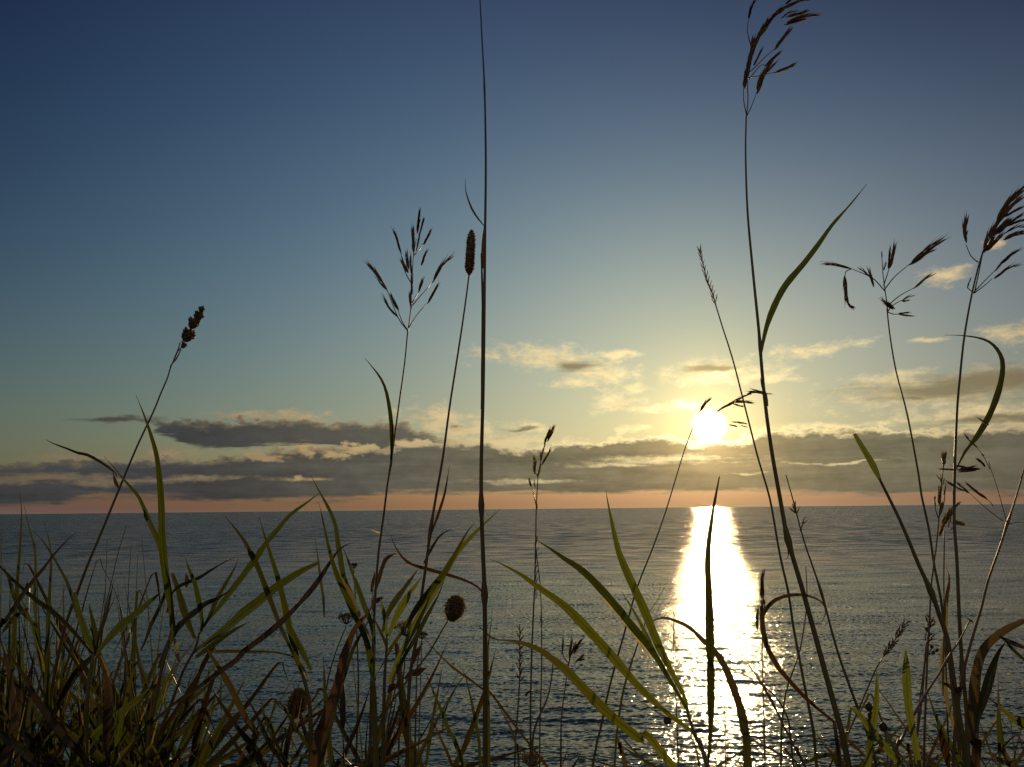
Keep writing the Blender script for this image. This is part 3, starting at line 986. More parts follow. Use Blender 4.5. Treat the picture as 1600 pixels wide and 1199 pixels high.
# --- stem with the cut blade
p = Plant('blunt_leaf_grass', 'long stem ending in a pale green blade with a blunt cut tip', 'grass', 0.80,
          [(1374, 748), (1380, 760), (1396, 792), (1407, 815), (1422, 850), (1436, 884), (1455, 925), (1469, 965), (1480, 998), (1491, 1071), (1502, 1144), (1512, 1199)], (5, 12), 'olive' if 0 else 'gstem', nodes=(925,))
p.leaf([(1335, 678), (1342, 690), (1353, 708), (1364, 727), (1375, 750)], 13, 'bright', 0.02, 0.15, tipw=0.45, twist=0.1, basew=.4, fold=.2)
p.leaf([(1474, 928), (1480, 955), (1477, 990), (1473, 1015), (1472, 1045), (1476, 1075), (1484, 1112), (1494, 1150)], 8, 'tan', 0.01, 0.3, label='dry tan leaf hanging alongside the stem', tipw=.3)
p.leaf([(1515, 1078), (1505, 1074), (1494, 1080), (1484, 1072), (1474, 1068)], 9, 'rust', -0.02, 0.6, twist=2.0)

# --- double-stem herb with brown curl
p = Plant('hook_leaf_grass', 'slender brown stem whose leaf loops over in a tight arch right of the sun path', 'grass', 0.82,
          [(1303, 1126), (1308, 1160), (1314, 1199)], (6, 8), 'stem')
p.leaf([(1275, 985), (1285, 970), (1290, 957), (1284, 941), (1262, 931), (1236, 930), (1211, 938), (1195, 955), (1191, 970), (1196, 1003), (1207, 1028), (1224, 1053), (1261, 1093), (1303, 1128)], 9, 'rust', -0.05, 0.3, twist=0.4, peak=.45, basew=.6)
p.leaf(z('E', 180, 1199, 260, 1160, 330, 1150, 350, 1199), 10, 'olive', -0.04, 0.3)

p = Plant('tufted_stem_grass', 'thin stem with a tiny forked seed tuft at the horizon, right of the sun path', 'grass', 0.87,
          [(1228, 742), (1236, 770), (1244, 800), (1257, 848), (1283, 925), (1308, 1016), (1334, 1090), (1356, 1148), (1370, 1199)], (2, 6), 'gstem', nodes=(925,))
p.seed_head([[(1243, 800), (1239, 792)], [(1250, 830), (1256, 815)]],
            [[(1244, 803), (1234, 794)], [(1244, 800), (1242, 782)], [(1245, 802), (1249, 792)], [(1243, 800), (1238, 786)], [(1253, 818), (1260, 808)], [(1254, 819), (1261, 813)]], 'gold')

p = Plant('brown_spikelet_grass', 'faint stem with narrow upright brown spikelets at the right border of the sun path', 'grass', 0.9,
          [(1192, 960), (1191, 1010), (1192, 1070), (1194, 1130), (1195, 1199)], (2, 3.5), 'rstem')
p.seed_head([[(1192, 962), (1192, 930), (1193, 905)]],
            sp('D', (664, 440, 662, 380, 669, 316), (658, 445, 656, 395), (663, 492, 655, 448), (668, 470, 666, 420), (660, 520, 656, 470), (637, 585, 641, 488), (655, 550, 648, 500), (668, 520, 672, 450)), 'husk', fat=1.2)

p = Plant('bare_stem', 'thin wiry brown stem bowed to the left over the lower end of the sun path', 'grass', 0.86,
          [(1138, 986), (1149, 1004), (1163, 1030), (1177, 1049), (1205, 1094), (1225, 1136), (1248, 1180), (1258, 1199)], (2, 5), 'rstem', nodes=(1094,))
p = Plant('bare_stem', 'thin kinked brown stem reaching up between the hook leaf and the plume grass stem', 'grass', 0.95,
          [(1259, 885), (1261, 925), (1259, 961), (1250, 1016), (1238, 1052), (1228, 1082), (1222, 1130), (1220, 1199)], (1.5, 4), 'stem')

# --- seed heads low on the right
p = Plant('small_orchard_grass', 'short leaning stem with a beaded brown spike, alone over water at the lower right', 'grass', 0.84,
          [(1378, 1030), (1367, 1049), (1345, 1101), (1326, 1144), (1300, 1190)], (2.5, 4), 'stem')
pts_ = z('G', 90, 430, 130, 370, 165, 320, 200, 270, 240, 205)
sk = []
for i in range(22):
    t = i / 21
    j = min(3, int(t * 4)); f = t * 4 - j
    x = pts_[j][0] * (1 - f) + pts_[j + 1][0] * f; y = pts_[j][1] * (1 - f) + pts_[j + 1][1] * f
    sd = 1 if i % 2 else -1
    if 9 < i < 12: continue
    sk.append([(x, y), (x + 5 + sd * 4, y - 8 + sd * 3)])
p.seed_head([pts_], sk, 'husk', fat=1.5, spread=0.006)


def pod_herb(label, d, stem, pods, side=()):
    p = Plant('seed_pod_herb', label, 'herb', d, stem, (2, 3), 'stem')
    for (x, y, r) in pods:
        b = Buf()
        k_ = d / FPX
        c = np.array(at(x, y, d))
        up = np.array([0.1, 0.05, 1.0])
        b.spindle(c - up * r * 1.1 * k_, c + up * r * 1.15 * k_, r * 1.05 * k_, 10, (0, .12, .3, .55, .8, .93, 1), (.25, .65, .95, 1, .75, .35, .15))
        for q in range(5):
            a = q * 1.2566
            e = c + up * r * 1.1 * k_
            b.spindle(e, e + (up * .5 + np.array([math.cos(a), math.sin(a), 0])) * r * .35 * k_, r * .1 * k_, 4)
        b.build('seed_pod', M['pod'], p.o, p.origin)
    for sline in side:
        p.twig(sline, 1.6)
    return p


pod_herb('herb with a short column of round dark pods, low right of the sun path', 0.82, [(1358, 1104), (1359, 1117), (1358, 1140), (1362, 1170), (1370, 1199)], [(1357.5, 1105, 5.5), (1361, 1118, 5), (1357, 1130, 5)])
pod_herb('herb with a single round dark pod, just right of the pod column', 0.83, [(1380, 1136), (1384, 1150), (1386, 1175), (1388, 1199)], [(1380, 1136, 6)])
pod_herb('herb with three tiny beads on side twigs among the right stems', 0.9, [(1447, 1004), (1444, 1042), (1438, 1087), (1434, 1130), (1432, 1199)], [(1456, 1011, 2.5), (1464, 1016, 2.5), (1458, 1020, 2.5)], [[(1445, 1030), (1453, 1022), (1464, 1017)], [(1450, 1025), (1456, 1012)]])
p = Plant('rusty_cluster_herb', 'rust brown clustered seed head crossing behind the blunt-leaf stem, lower right', 'herb', 0.92,
          [(1452, 962), (1450, 1000), (1445, 1040), (1441, 1090), (1436, 1130), (1430, 1199)], (2, 4), 'rstem')
sk = [[(1451 + rng.uniform(-6, 5), 968 + 2.1 * i), (1451 + rng.uniform(-9, 11), 960 + 2.1 * i)] for i in range(20)]
p.seed_head([[(1451, 1004), (1452, 985), (1454, 962)]], sk, 'husk', fat=1.3, spread=.008)

p = Plant('crossing_stem', 'straight brown stem slanting from low centre-right up across the right stems', 'grass', 0.78,
          [(1516, 968), (1499, 1002), (1486, 1020), (1470, 1049), (1445, 1087), (1425, 1123), (1405, 1163), (1390, 1199)], (2.5, 6), 'rstem', nodes=(1035,))
p.leaf([(1509, 966), (1514, 968), (1521, 973)], 4, 'rust', 0, .2)


# --- broad blades on the right
def shoot(label, d, blades, name='grass_shoot', cat='grass', base=None, group=None, stem=None, sw=(4, 7), smat='gstem'):
    """a shoot of leaves from one root; blades: (points tip -> base, width, material, depth lean, options)"""
    p = Plant(name, label, cat, d, stem, sw, smat, base=base or (blades[0][0][-1] if stem is None else None), group=group)
    for bl in blades:
        o = bl[4] if len(bl) > 4 else {}
        p.leaf(bl[0], bl[1], bl[2], bl[3], **o)
    return p


shoot('large rust brown leaf arching in from the right edge over a broad stalk', 0.72, [
    (z('G', 1120, 165, 1070, 180, 980, 220, 900, 270, 820, 340, 770, 420, 742, 520, 725, 650, 716, 850, 722, 1050, 730, 1199), 20, 'rust', 0.06, dict(to_ground=True, peak=.4, basew=.9, yaw=.2, twist=.6, tipw=.3)),
    (z('G', 945, 318, 905, 380, 880, 430, 855, 500, 830, 580, 790, 720, 750, 850, 735, 960), 21, 'rustgreen', 0.02, dict(peak=.5, basew=.3, yaw=-.1, label='leaf hanging down, rust at the tip and yellow green below')),
    (z('G', 1120, 385, 1070, 368, 1020, 345, 960, 322, 900, 290), 9, 'rust', 0.04, dict(peak=.5)),
    (z('G', 1110, 490, 1070, 450, 1020, 405, 970, 355, 930, 300), 7, 'olive', 0.04, dict(peak=.5))], name='broad_leaf_reed', cat='reed', base=(1524, 1199))
shoot('yellow green blade slanting down to the right edge at the lower right', 0.75, [(z('G', 820, 720, 860, 745, 900, 780, 980, 850, 1070, 930, 1180, 1040), 12, 'bright', 0.0, dict(to_ground=True, yaw=.2))])
shoot('single narrow upright green blade nearest the lower right corner', 0.8, [(z('G', 890, 560, 890, 650, 893, 750, 890, 850, 893, 950, 900, 1080, 905, 1199), 7, 'green', 0.0, dict(to_ground=True, yaw=.1))])
shoot('short curled brown blade at the bottom edge in the lower right corner', 0.74, [(z('G', 785, 1090, 840, 1110, 900, 1150, 960, 1180, 1000, 1220), 9, 'rust', 0.02, dict(to_ground=True, yaw=.3)), (z('G', 1010, 1140, 960, 1180, 1000, 1220), 4, 'rust', 0.0)])
shoot('shoot of three bright yellow green blades at the bottom, right of the sun path', 0.76, [
    (z('E', 516, 780, 520, 850, 517, 920, 508, 1000, 492, 1080, 480, 1199), 12, 'bright', 0.01, dict(to_ground=True, yaw=.1, peak=.6)),
    (z('E', 395, 935, 440, 965, 480, 1020, 520, 1070, 570, 1130, 620, 1190), 14, 'bright', 0.02, dict(yaw=.2, peak=.6, basew=.8)),
    (z('E', 643, 690, 645, 790, 650, 900, 662, 990, 680, 1080, 700, 1199), 15, 'bright', 0.02, dict(yaw=.1, peak=.75, basew=.8))], base=(1400, 1199))
shoot('dark green blade with a withered orange side leaf, bottom right between the shoots', 0.82, [
    (z('G', 388, 640, 410, 710, 450, 830, 485, 910, 520, 980, 570, 1050, 600, 1110, 640, 1199), 10, 'green', 0.0, dict(to_ground=True)),
    (z('G', 440, 905, 480, 940, 500, 1000, 520, 1080, 545, 1199), 12, 'rust', -0.02, dict(yaw=.5, twist=1.2, label='withered orange leaf')),
    (z('G', 560, 960, 590, 850, 630, 680, 620, 560), 4, 'olive', 0.02)])
shoot('small dark blade leaning left at the bottom edge, right of centre', 0.8, [(z('G', 200, 1010, 240, 1060, 270, 1100, 290, 1199), 6, 'rust', 0, dict(to_ground=True)), (z('G', 0, 1120, 60, 1090, 120, 1080, 200, 1130), 8, 'rust', 0, dict(peak=.5))])

# --- the big fan in the middle of the picture
shoot('fan of long pale green blades leaning left beside the sun path', 0.74, [
    (z('C', -40, 312, 0, 327, 90, 375, 180, 440, 260, 495, 330, 560, 450, 690, 600, 860, 720, 970, 830, 1050), 17, 'bright', -0.10, dict(yaw=.1, twist=.4, peak=.55, basew=.45)),
    (z('C', 455, 15, 462, 60, 480, 150, 510, 280, 560, 400, 620, 530, 680, 680, 740, 800, 790, 900, 810, 990), 16, 'bright', -0.05, dict(yaw=-.1, twist=-.3, peak=.55, basew=.4)),
    (z('C', 158, 228, 220, 268, 280, 310, 335, 345, 390, 392, 480, 490, 570, 600, 650, 700, 730, 830, 800, 950), 15, 'green', -0.08, dict(yaw=.2, twist=.3, peak=.65, basew=.4)),
    (z('C', 368, 345, 400, 400, 450, 480, 520, 560, 575, 630, 640, 730), 6, 'gold', -0.03, dict(yaw=.3)),
    (z('C', 522, 450, 560, 510, 600, 580, 650, 680, 690, 760), 8, 'bright', 0.03, dict(yaw=.4)),
    ], name='fan_leaf_grass', stem=z('C', 800, 950, 830, 1050, 860, 1120, 890, 1199), sw=(5, 9))
shoot('broad lone green blade curving from the tallest stalk down to the bottom edge', 0.70, [
    (z('C', -45, 648, 0, 656, 60, 660, 130, 680, 180, 702, 220, 732, 275, 775, 330, 830, 450, 955, 600, 1080, 740, 1195), 18, 'bright', -0.08, dict(to_ground=True, yaw=.1, peak=.5, basew=.8, twist=.1))])
shoot('upright dark blade standing alone in front of the bright sun path', 0.76, [
    (z('C', 940, -42, 928, 20, 912, 110, 899, 200, 892, 270, 890, 350, 894, 450, 899, 600, 903, 800, 903, 1000, 898, 1100, 893, 1175, 888, 1240), 17, 'olive', 0.0, dict(to_ground=True, yaw=.05, twist=.15, peak=.45, basew=.3, tipw=.12))])
shoot('brown leaf bowing over to the left, in front of the sun path', 0.78, [
    (z('C', 655, 575, 695, 562, 740, 570, 790, 590, 830, 618, 880, 670, 930, 718, 960, 765, 1000, 860, 1030, 950, 1048, 1050, 1060, 1199), 16, 'olive', 0.05, dict(to_ground=True, yaw=.1, peak=.25, basew=1.0, tipw=.2, twist=.5))])

# --- thin stems in the middle
p = Plant('slim_spikelet_grass', 'thin stem with a narrow head of upright brown spikelets, right of the tallest stalk', 'grass', 0.9,
          [(841, 740), (838, 790), (837, 844), (835, 921), (831, 1016), (829, 1100), (829, 1199)], (2, 4), 'gstem')
p.seed_head([[(840, 745), (845, 722), (851, 695), (858, 675)], [(841, 745), (836, 738)], [(838, 790), (832, 765)]],
            [[(850, 694), (855, 682), (861, 667)], [(855, 690), (861, 678), (867, 662)], [(857, 686), (864, 676)], [(844, 719), (848, 703)], [(845, 716), (852, 694)], [(846, 727), (854, 714), (862, 698)],
             [(840, 746), (845, 722)], [(835, 741), (834, 712)], [(830, 761), (827, 747)], [(836, 762), (836, 750)], [(839, 796), (840, 788)], [(838, 848), (839, 838)]], 'gold', fat=1.0)
p = Plant('beaded_stem_grass', 'thin beaded brown stem right beside the slim spikelet grass, hung with tiny seeds', 'grass', 0.94,
          [(836, 846), (840, 880), (844, 914), (846, 969), (846, 1053), (844, 1120), (843, 1199)], (1.5, 3), 'stem')
p.seed_head([[(836, 850), (843, 905)]], [[(837, 858 + 6 * i), (837 + (4 if i % 2 else -1), 849 + 6 * i)] for i in range(14)] + [[(846, 975), (845, 962)]], 'husk', fat=0.8, spread=.004)
p = Plant('tufted_brome_grass', 'short stem with a splayed brown tuft of spikelets below the long blades, middle bottom', 'grass', 0.92,
          [(889, 1036), (886, 1053), (881, 1090), (877, 1126), (876, 1199)], (1.5, 3.5), 'stem')
p.seed_head([[(888, 1040), (891, 1028), (896, 1010)], [(888, 1036), (880, 1025), (879, 1015)]],
            sp('C', (268, 712, 272, 642), (298, 742, 310, 638), (305, 722, 330, 660), (312, 705, 356, 648), (316, 715, 346, 678), (325, 750, 366, 718), (330, 742, 368, 736), (300, 720, 308, 680), (110, 895, 132, 872)), 'husk', fat=1.0)
p = Plant('rusty_beaded_grass', 'faint rust-red stem with small seed clumps, between the tallest stalk and the slim spikelet grass', 'grass', 0.98,
          [(812, 975), (812, 1020), (812, 1060), (809, 1110), (806, 1150), (804, 1199)], (2, 3.5), 'rstem')
p.seed_head([[(812, 1060), (812, 980)]], [[(812, 1065 - 4.2 * i), (812 + (7 if i % 3 == 0 else -5 if i % 3 == 1 else 3), 1056 - 4.2 * i)] for i in range(20)], 'husk', fat=1.1, spread=.01)
p = Plant('brown_bent_stem', 'short brown bent stem with a hair-thin tip, left of the splayed tuft', 'grass', 0.88, [(864, 1030), (863, 1050), (857, 1086), (846, 1112), (835, 1140), (829, 1199)], (2, 5), 'rstem')
p.leaf([(812, 1132), (820, 1124), (828, 1121)], 4, 'rust', 0, .2)
p = Plant('faint_head_grass', 'long straight thin stem slanting up right to the sun with a pale seed tip', 'grass', 0.95,
          [(1094, 642), (1082, 670), (1070, 702), (1053, 757), (1040, 800), (1020, 856), (996, 917), (978, 980), (952, 1075), (938, 1140), (926, 1199)], (1.6, 4.5), 'gstem')
p.seed_head([[(1096, 640), (1099, 632)]], [[(1094, 642), (1101, 632), (1112, 621)], [(1095, 638), (1104, 626)]], 'gold', fat=1.0)
p = Plant('leaning_twig', 'long thin brown twig rising right to left across the foot of the sun path', 'twig', 0.86,
          [(996, 1093), (1036, 1119), (1062, 1126), (1095, 1130), (1135, 1145), (1180, 1159), (1230, 1185), (1250, 1199)], (1.5, 4), 'rstem')
b = Buf(); c = np.array(at(1044, 1125, .86)); b.spindle(c - np.array([.003, 0, .004]), c + np.array([.003, 0, .004]), .0042, 8); b.build('seed_pod', M['pod'], p.o, p.origin)
p = Plant('leaning_twig', 'upper of two thin twigs crossing the sun path behind the dark upright blade', 'twig', 0.94,
          [(1033, 992), (1055, 1006), (1078, 1016), (1102, 1024), (1128, 1038), (1150, 1049), (1176, 1062), (1205, 1082), (1230, 1120), (1240, 1199)], (1.5, 4), 'stem')
p = Plant('dotted_stem', 'short dotted upright stem at the left border of the sun path', 'grass', 0.9, [(1050, 944), (1053, 975), (1053, 1024), (1056, 1090), (1060, 1199)], (1.5, 3), 'stem')
p.seed_head([[(1053, 1010), (1052, 950)]], [[(1053, 1015 - 7 * i), (1053 + (3 if i % 2 else -3), 1007 - 7 * i)] for i in range(9)], 'husk', fat=.8, spread=.004)
p = Plant('dotted_stem', 'faint dotted stem standing in the lower sun path, right of the dark upright blade', 'grass', 0.92, [(1132, 1080), (1133, 1120), (1134, 1160), (1134, 1199)], (1.5, 3), 'stem')
p.seed_head([[(1133, 1150), (1132, 1085)]], [[(1133, 1150 - 7 * i), (1133 + (3 if i % 2 else -3), 1142 - 7 * i)] for i in range(9)], 'husk', fat=.8, spread=.004)
shoot('short brown pointed blade at the left fringe of the sun path', 0.9, [([(1038, 918), (1028, 937), (1014, 958), (1004, 985), (992, 1020), (975, 1075), (966, 1130), (960, 1199)], 4, 'olive', 0, dict(to_ground=True))])
shoot('brown pointed leaf tip rising from the bottom edge left of the sun path', 0.78, [(z('C', 503, 1055, 510, 1090, 522, 1140, 540, 1199), 9, 'rust', 0, dict(to_ground=True))])
shoot('thin brown blade leaning right at the bottom, just right of the tallest stalk', 0.86, [([(772, 1085), (780, 1104), (792, 1126), (802, 1148), (809, 1175), (811, 1199)], 4, 'olive', 0, dict(to_ground=True))])
shoot('thin green sliver hugging the right side of the tallest stalk', 0.88, [(z('B', 1062, 520, 1058, 580, 1050, 640, 1044, 700, 1042, 800, 1045, 950, 1048, 1199), 7, 'green', 0, dict(to_ground=True, yaw=.1))])


# --- umbels
def closed_umbel(label, d, c, rx, ry, tilt, stem, extra=()):
    p = Plant('wild_carrot', label, 'herb', d, stem, (2.6, 5), 'gstem')
    k_ = d / FPX
    ax = np.array([math.sin(tilt), 0.08, math.cos(tilt)]); ax /= np.linalg.norm(ax)
    s1 = np.cross(ax, (0, 1, 0)); s1 /= np.linalg.norm(s1); s2 = np.cross(ax, s1)
    C0 = np.array(at(c[0], c[1], d)) - ax * ry * k_
    ray_b, seed_b = Buf(), Buf()
    for i in range(64):
        a = i * 2.39996
        q = math.sqrt((i + .5) / 64)
        o_ = s1 * math.cos(a) + s2 * math.sin(a)
        P = [C0 + o_ * .002, C0 + o_ * rx * k_ * .85 * q + ax * ry * k_ * .45, C0 + o_ * rx * k_ * q + ax * ry * k_ * 1.15, C0 + o_ * rx * k_ * .62 * q + ax * ry * k_ * (1.85 - .25 * q)]
        Cc = catmull(P, .003)
        ray_b.tube(Cc, .55 * k_, 4)
        for j in range(22):
            u_ = rng.uniform(.3, 1)
            e = Cc[min(len(Cc) - 1, int(u_ * len(Cc)))]
            dv = np.array([rng.gauss(0, 1), rng.gauss(0, 1), rng.gauss(0, 1)]); dv /= np.linalg.norm(dv)
            dv = dv * .7 + o_ * .5
            seed_b.spindle(e, e + dv * 4.0 * k_, .48 * k_, 4, (0, .5, 1), (.6, 1, .15))
    ray_b.spindle(C0, C0 + ax * ry * k_ * 1.8, rx * k_ * .72, 12, (0, .2, .5, .8, 1), (.1, .55, .95, .9, .45))
    head = ray_b.build('flower_head', M['husk'], p.o, p.origin)
    seed_b.build('seed_fringe', M['gold'], head, p.origin)  # gold colour paints the lit rim around the head
    br = Buf()
    for i in range(9):
        a = i * .698
        o_ = s1 * math.cos(a) + s2 * math.sin(a)
        P = [C0, C0 + o_ * rx * .5 * k_ + ax * .5 * k_, C0 + o_ * rx * .95 * k_ - ax * rng.uniform(-3, 3) * k_ + ax * ry * .3 * k_]
        br.tube(catmull(P, .003), np.linspace(.7, .25, len(catmull(P, .003))) * k_, 4)
    br.build('bract', M['gold'], head, p.origin)
    for e in extra:
        p.twig(e, (3, 2), 'gstem')
    return p


closed_umbel('dried wild carrot head closed like a nest, just left of the tallest stalk', 0.84, (711, 949), 15, 21, 0.28,
             [(700, 970), (690, 986), (673, 1016), (655, 1040), (636, 1064), (607, 1104), (585, 1134), (572, 1199)])
closed_umbel('dark closed wild carrot head low at the bottom left of centre, half behind blades', 0.9, (466, 1096), 14, 23, 0.22,
             [(458, 1122), (450, 1142), (442, 1159), (436, 1199)])


def open_umbel(label, d, c, r, stem, mat='gold', n_=16):
    p = Plant('wild_carrot', label, 'herb', d, stem, (2, 4), 'gstem')
    k_ = d / FPX
    C0 = np.array(at(c[0], c[1] + r * .6, d))
    rb, fb = Buf(), Buf()
    for i in range(n_):
        a = i * 2.39996; q = math.sqrt((i + .5) / n_)
        e = C0 + np.array([math.cos(a) * q * r, math.sin(a) * q * r, r * (1.05 - .45 * q * q)]) * k_
        rb.tube(catmull([C0, (C0 + e) / 2 + np.array([math.cos(a), math.sin(a), -.5]) * r * .08 * k_, e], .004), .5 * k_, 4)
        for j in range(12):
            dv = np.array([rng.gauss(0, 1), rng.gauss(0, 1), abs(rng.gauss(0, 1)) * .8]); dv /= np.linalg.norm(dv)
            fb.tube(np.array([e, e + dv * r * .2 * k_]), .25 * k_, 3)
            f_ = e + dv * r * .2 * k_
            fb.spindle(f_, f_ + dv * 1.6 * k_, .9 * k_, 4, (0, .5, 1), (.5, 1, .4))
    head = rb.build('flower_head', M['gstem'], p.o, p.origin)
    fb.build('florets', M[mat], head, p.origin)
    return p


open_umbel('small lacy brown umbel among the blades, left of the brome stem', 0.95, (541, 968), 13, [(541, 978), (530, 1005), (518, 1040), (508, 1090), (500, 1199)], 'husk')
open_umbel('lacy straw-coloured umbel behind the green blades, right of the brome stem', 0.95, (634, 984), 18, [(634, 996), (632, 1040), (626, 1100), (622, 1199)], 'gold', 20)
open_umbel('small rusty umbel half behind the timothy stem', 0.95, (659, 994), 8, [(659, 1000), (652, 1040), (650, 1100), (648, 1199)], 'husk', 10)
open_umbel('pale lacy flower head peeking up from the bottom edge, right of the tallest stalk', 0.92, (831, 1190), 17, [(831, 1202), (831, 1230), (831, 1260)], 'pale', 24)
open_umbel('tiny dark tuft on a hair-thin stalk, between the crossing blades left of centre', 1.0, (553, 885), 6, [(553, 889), (555, 930), (558, 1000), (560, 1080), (556, 1199)], 'husk', 7)

# --- left-hand shoots
shoot('tall leafy shoot whose broad upright blade crosses the leaning lumpy seed-head stem', 0.80, [
    (z('L', 670, 560, 695, 620, 722, 690, 748, 770, 768, 840, 778, 900, 790, 1010, 797, 1150) + z('A', 690, 200, 700, 330, 716, 440, 735, 560, 740, 630, 715, 690), 17, 'green', -0.06, dict(yaw=.15, twist=.35, peak=.45, basew=.4)),
    (z('L', 513, 862, 560, 915, 600, 965, 650, 1022, 688, 1070, 735, 1180) + z('A', 612, 100, 645, 170, 680, 250, 705, 350, 720, 480, 730, 600), 12, 'green', 0.04, dict(yaw=.2, peak=.5)),
    (z('A', 985, 440, 930, 478, 880, 498, 840, 530, 795, 565, 750, 615, 715, 680, 690, 740, 680, 775), 14, 'dark', 0.05, dict(yaw=.3, twist=1.0, peak=.5)),
    (z('A', 1015, 300, 960, 322, 900, 358, 840, 395, 780, 418, 735, 455, 712, 540), 7, 'dark', 0.07, dict(yaw=.5, twist=1.5, peak=.5)),
    (z('A', 770, 770, 755, 715, 745, 650), 8, 'tan', 0.0, dict(peak=.5, label='small dry tan leaf tip hanging down')),
    (z('A', 715, 380, 700, 470, 660, 560, 640, 600, 620, 660, 600, 700), 9, 'dark', 0.0, dict(peak=.5))],
    name='leafy_grass_shoot', stem=z('A', 735, 600, 715, 690, 690, 780, 665, 900, 640, 1040, 620, 1199), sw=(5, 9), smat='stem')
shoot('long-stalked shoot with two long blades reaching up right to the horizon, lower left', 0.84, [
    (z('B', 335, 18, 318, 35, 260, 78, 200, 122, 150, 180, 100, 240, 50, 312, 0, 380) + z('A', 1000, 428, 930, 520, 880, 580, 850, 632), 13, 'green', 0.03, dict(yaw=.1, peak=.5, basew=.4)),
    (z('B', 318, 328, 280, 346, 230, 372, 130, 438, 60, 495, 0, 540) + z('A', 980, 592, 900, 652, 850, 690, 820, 712), 18, 'green', 0.02, dict(yaw=.1, peak=.55, basew=.35, tipw=.35)),
    (z('A', 790, 300, 805, 350, 830, 410, 850, 500, 862, 580, 858, 620), 12, 'green', -0.03, dict(yaw=.1)),
    (z('A', 1018, 305, 1000, 350, 960, 420, 925, 480, 900, 540, 870, 600), 10, 'olive', 0.02, dict(yaw=.2)),
    (z('A', 1062, 580, 1000, 612, 950, 645, 890, 690, 835, 730), 11, 'olive', 0.04, dict(yaw=.3)),
    (z('A', 792, 370, 798, 400, 794, 432), 8, 'rust', 0, dict(peak=.5)),
    (z('A', 735, 372, 762, 450, 782, 520, 806, 590, 832, 650), 15, 'olive', 0.0, dict(peak=.5, tipw=.4, yaw=.1))],
    name='leafy_grass_shoot', stem=z('A', 852, 625, 830, 700, 780, 790, 730, 930, 640, 1150, 600, 1260), sw=(4, 8), smat='stem')
shoot('splayed shoot with a curled orange dead leaf at its middle, lower left', 0.78, [
    (z('A', 692, 448, 640, 492, 560, 560, 510, 600, 470, 642, 405, 722), 16, 'green', 0.03, dict(yaw=.1, peak=.55)),
    (z('A', -60, 300, 0, 342, 50, 395, 100, 440, 160, 490, 220, 532, 280, 585, 330, 640, 400, 722), 11, 'dark', 0.02, dict(yaw=.2, peak=.5)),
    (z('A', 380, 500, 392, 560, 405, 620, 408, 700), 13, 'olive', -0.02, dict(yaw=.1)),
    (z('A', 318, 450, 330, 510, 345, 570, 375, 650, 400, 715), 15, 'green', 0.02, dict(yaw=.1, tipw=.3)),
    (z('A', 488, 395, 470, 470, 450, 560, 420, 640, 405, 715), 10, 'dark', 0.02, dict(yaw=.3)),
    (z('A', 458, 1199, 455, 1100, 458, 1000, 466, 920, 460, 850, 445, 790, 418, 728), 13, 'rust', -0.06, dict(yaw=.4, twist=1.6, peak=.4, label='curled orange and red dead leaf hanging down')),
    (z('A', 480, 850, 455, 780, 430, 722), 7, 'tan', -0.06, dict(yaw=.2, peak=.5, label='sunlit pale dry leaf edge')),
    (z('A', 250, 920, 290, 850, 340, 780, 400, 722), 15, 'dark', 0.03, dict(yaw=.2, peak=.5, tipw=.5))],
    name='leafy_grass_shoot', stem=z('A', 402, 715, 385, 800, 370, 950, 365, 1199), sw=(6, 12), smat='olive' if 0 else 'gstem')
shoot('shoot of crossing blades left of centre, two reaching just under the horizon', 0.82, [
    (z('B', 68, 132, 85, 190, 110, 270, 150, 400, 180, 520, 205, 640, 240, 760, 262, 830), 13, 'green', -0.04, dict(yaw=.15, peak=.4)),
    (z('A', 958, 125, 990, 165, 1030, 215, 1060, 265, 1080, 310) + z('B', 20, 262, 60, 340, 110, 470, 160, 600, 215, 720, 245, 790), 12, 'olive', 0.04, dict(yaw=.2, peak=.6)),
    (z('A', 880, 706, 980, 704, 1092, 706) + z('B', 100, 706, 160, 712, 215, 728), 7, 'olive', 0.03, dict(yaw=.5, peak=.8)),
    (z('B', 150, 465, 160, 500, 172, 560), 4, 'tan', 0),  # pale sliver painting the sunlit lower edge of the first blade
    (z('B', 232, 720, 262, 790, 292, 845), 5, 'tan', -0.02, dict(peak=.5, label='thin pale sunlit blade edge')),  # sunlit edge put into colour as a separate ribbon
    (z('B', 305, 220, 318, 300, 330, 400, 342, 480, 345, 560), 6, 'green', 0.03, {}),
    (z('B', 200, 585, 230, 660, 260, 720, 290, 785), 10, 'green', 0, dict(peak=.5))],
    name='leafy_grass_shoot', stem=z('B', 240, 760, 270, 860, 285, 950, 290, 1199), sw=(6, 10))
shoot('long straight dark blade slanting from lower left up right across the other blades', 0.74, [
    (z('B', 470, 240, 430, 255, 395, 288, 340, 372, 300, 430, 240, 500, 180, 562, 120, 615, 60, 662, 0, 706) + z('A', 1010, 740, 950, 782, 840, 862, 740, 930, 640, 1020, 560, 1110), 12, 'dark', 0.05, dict(to_ground=True, yaw=.2, peak=.75, basew=.4))])
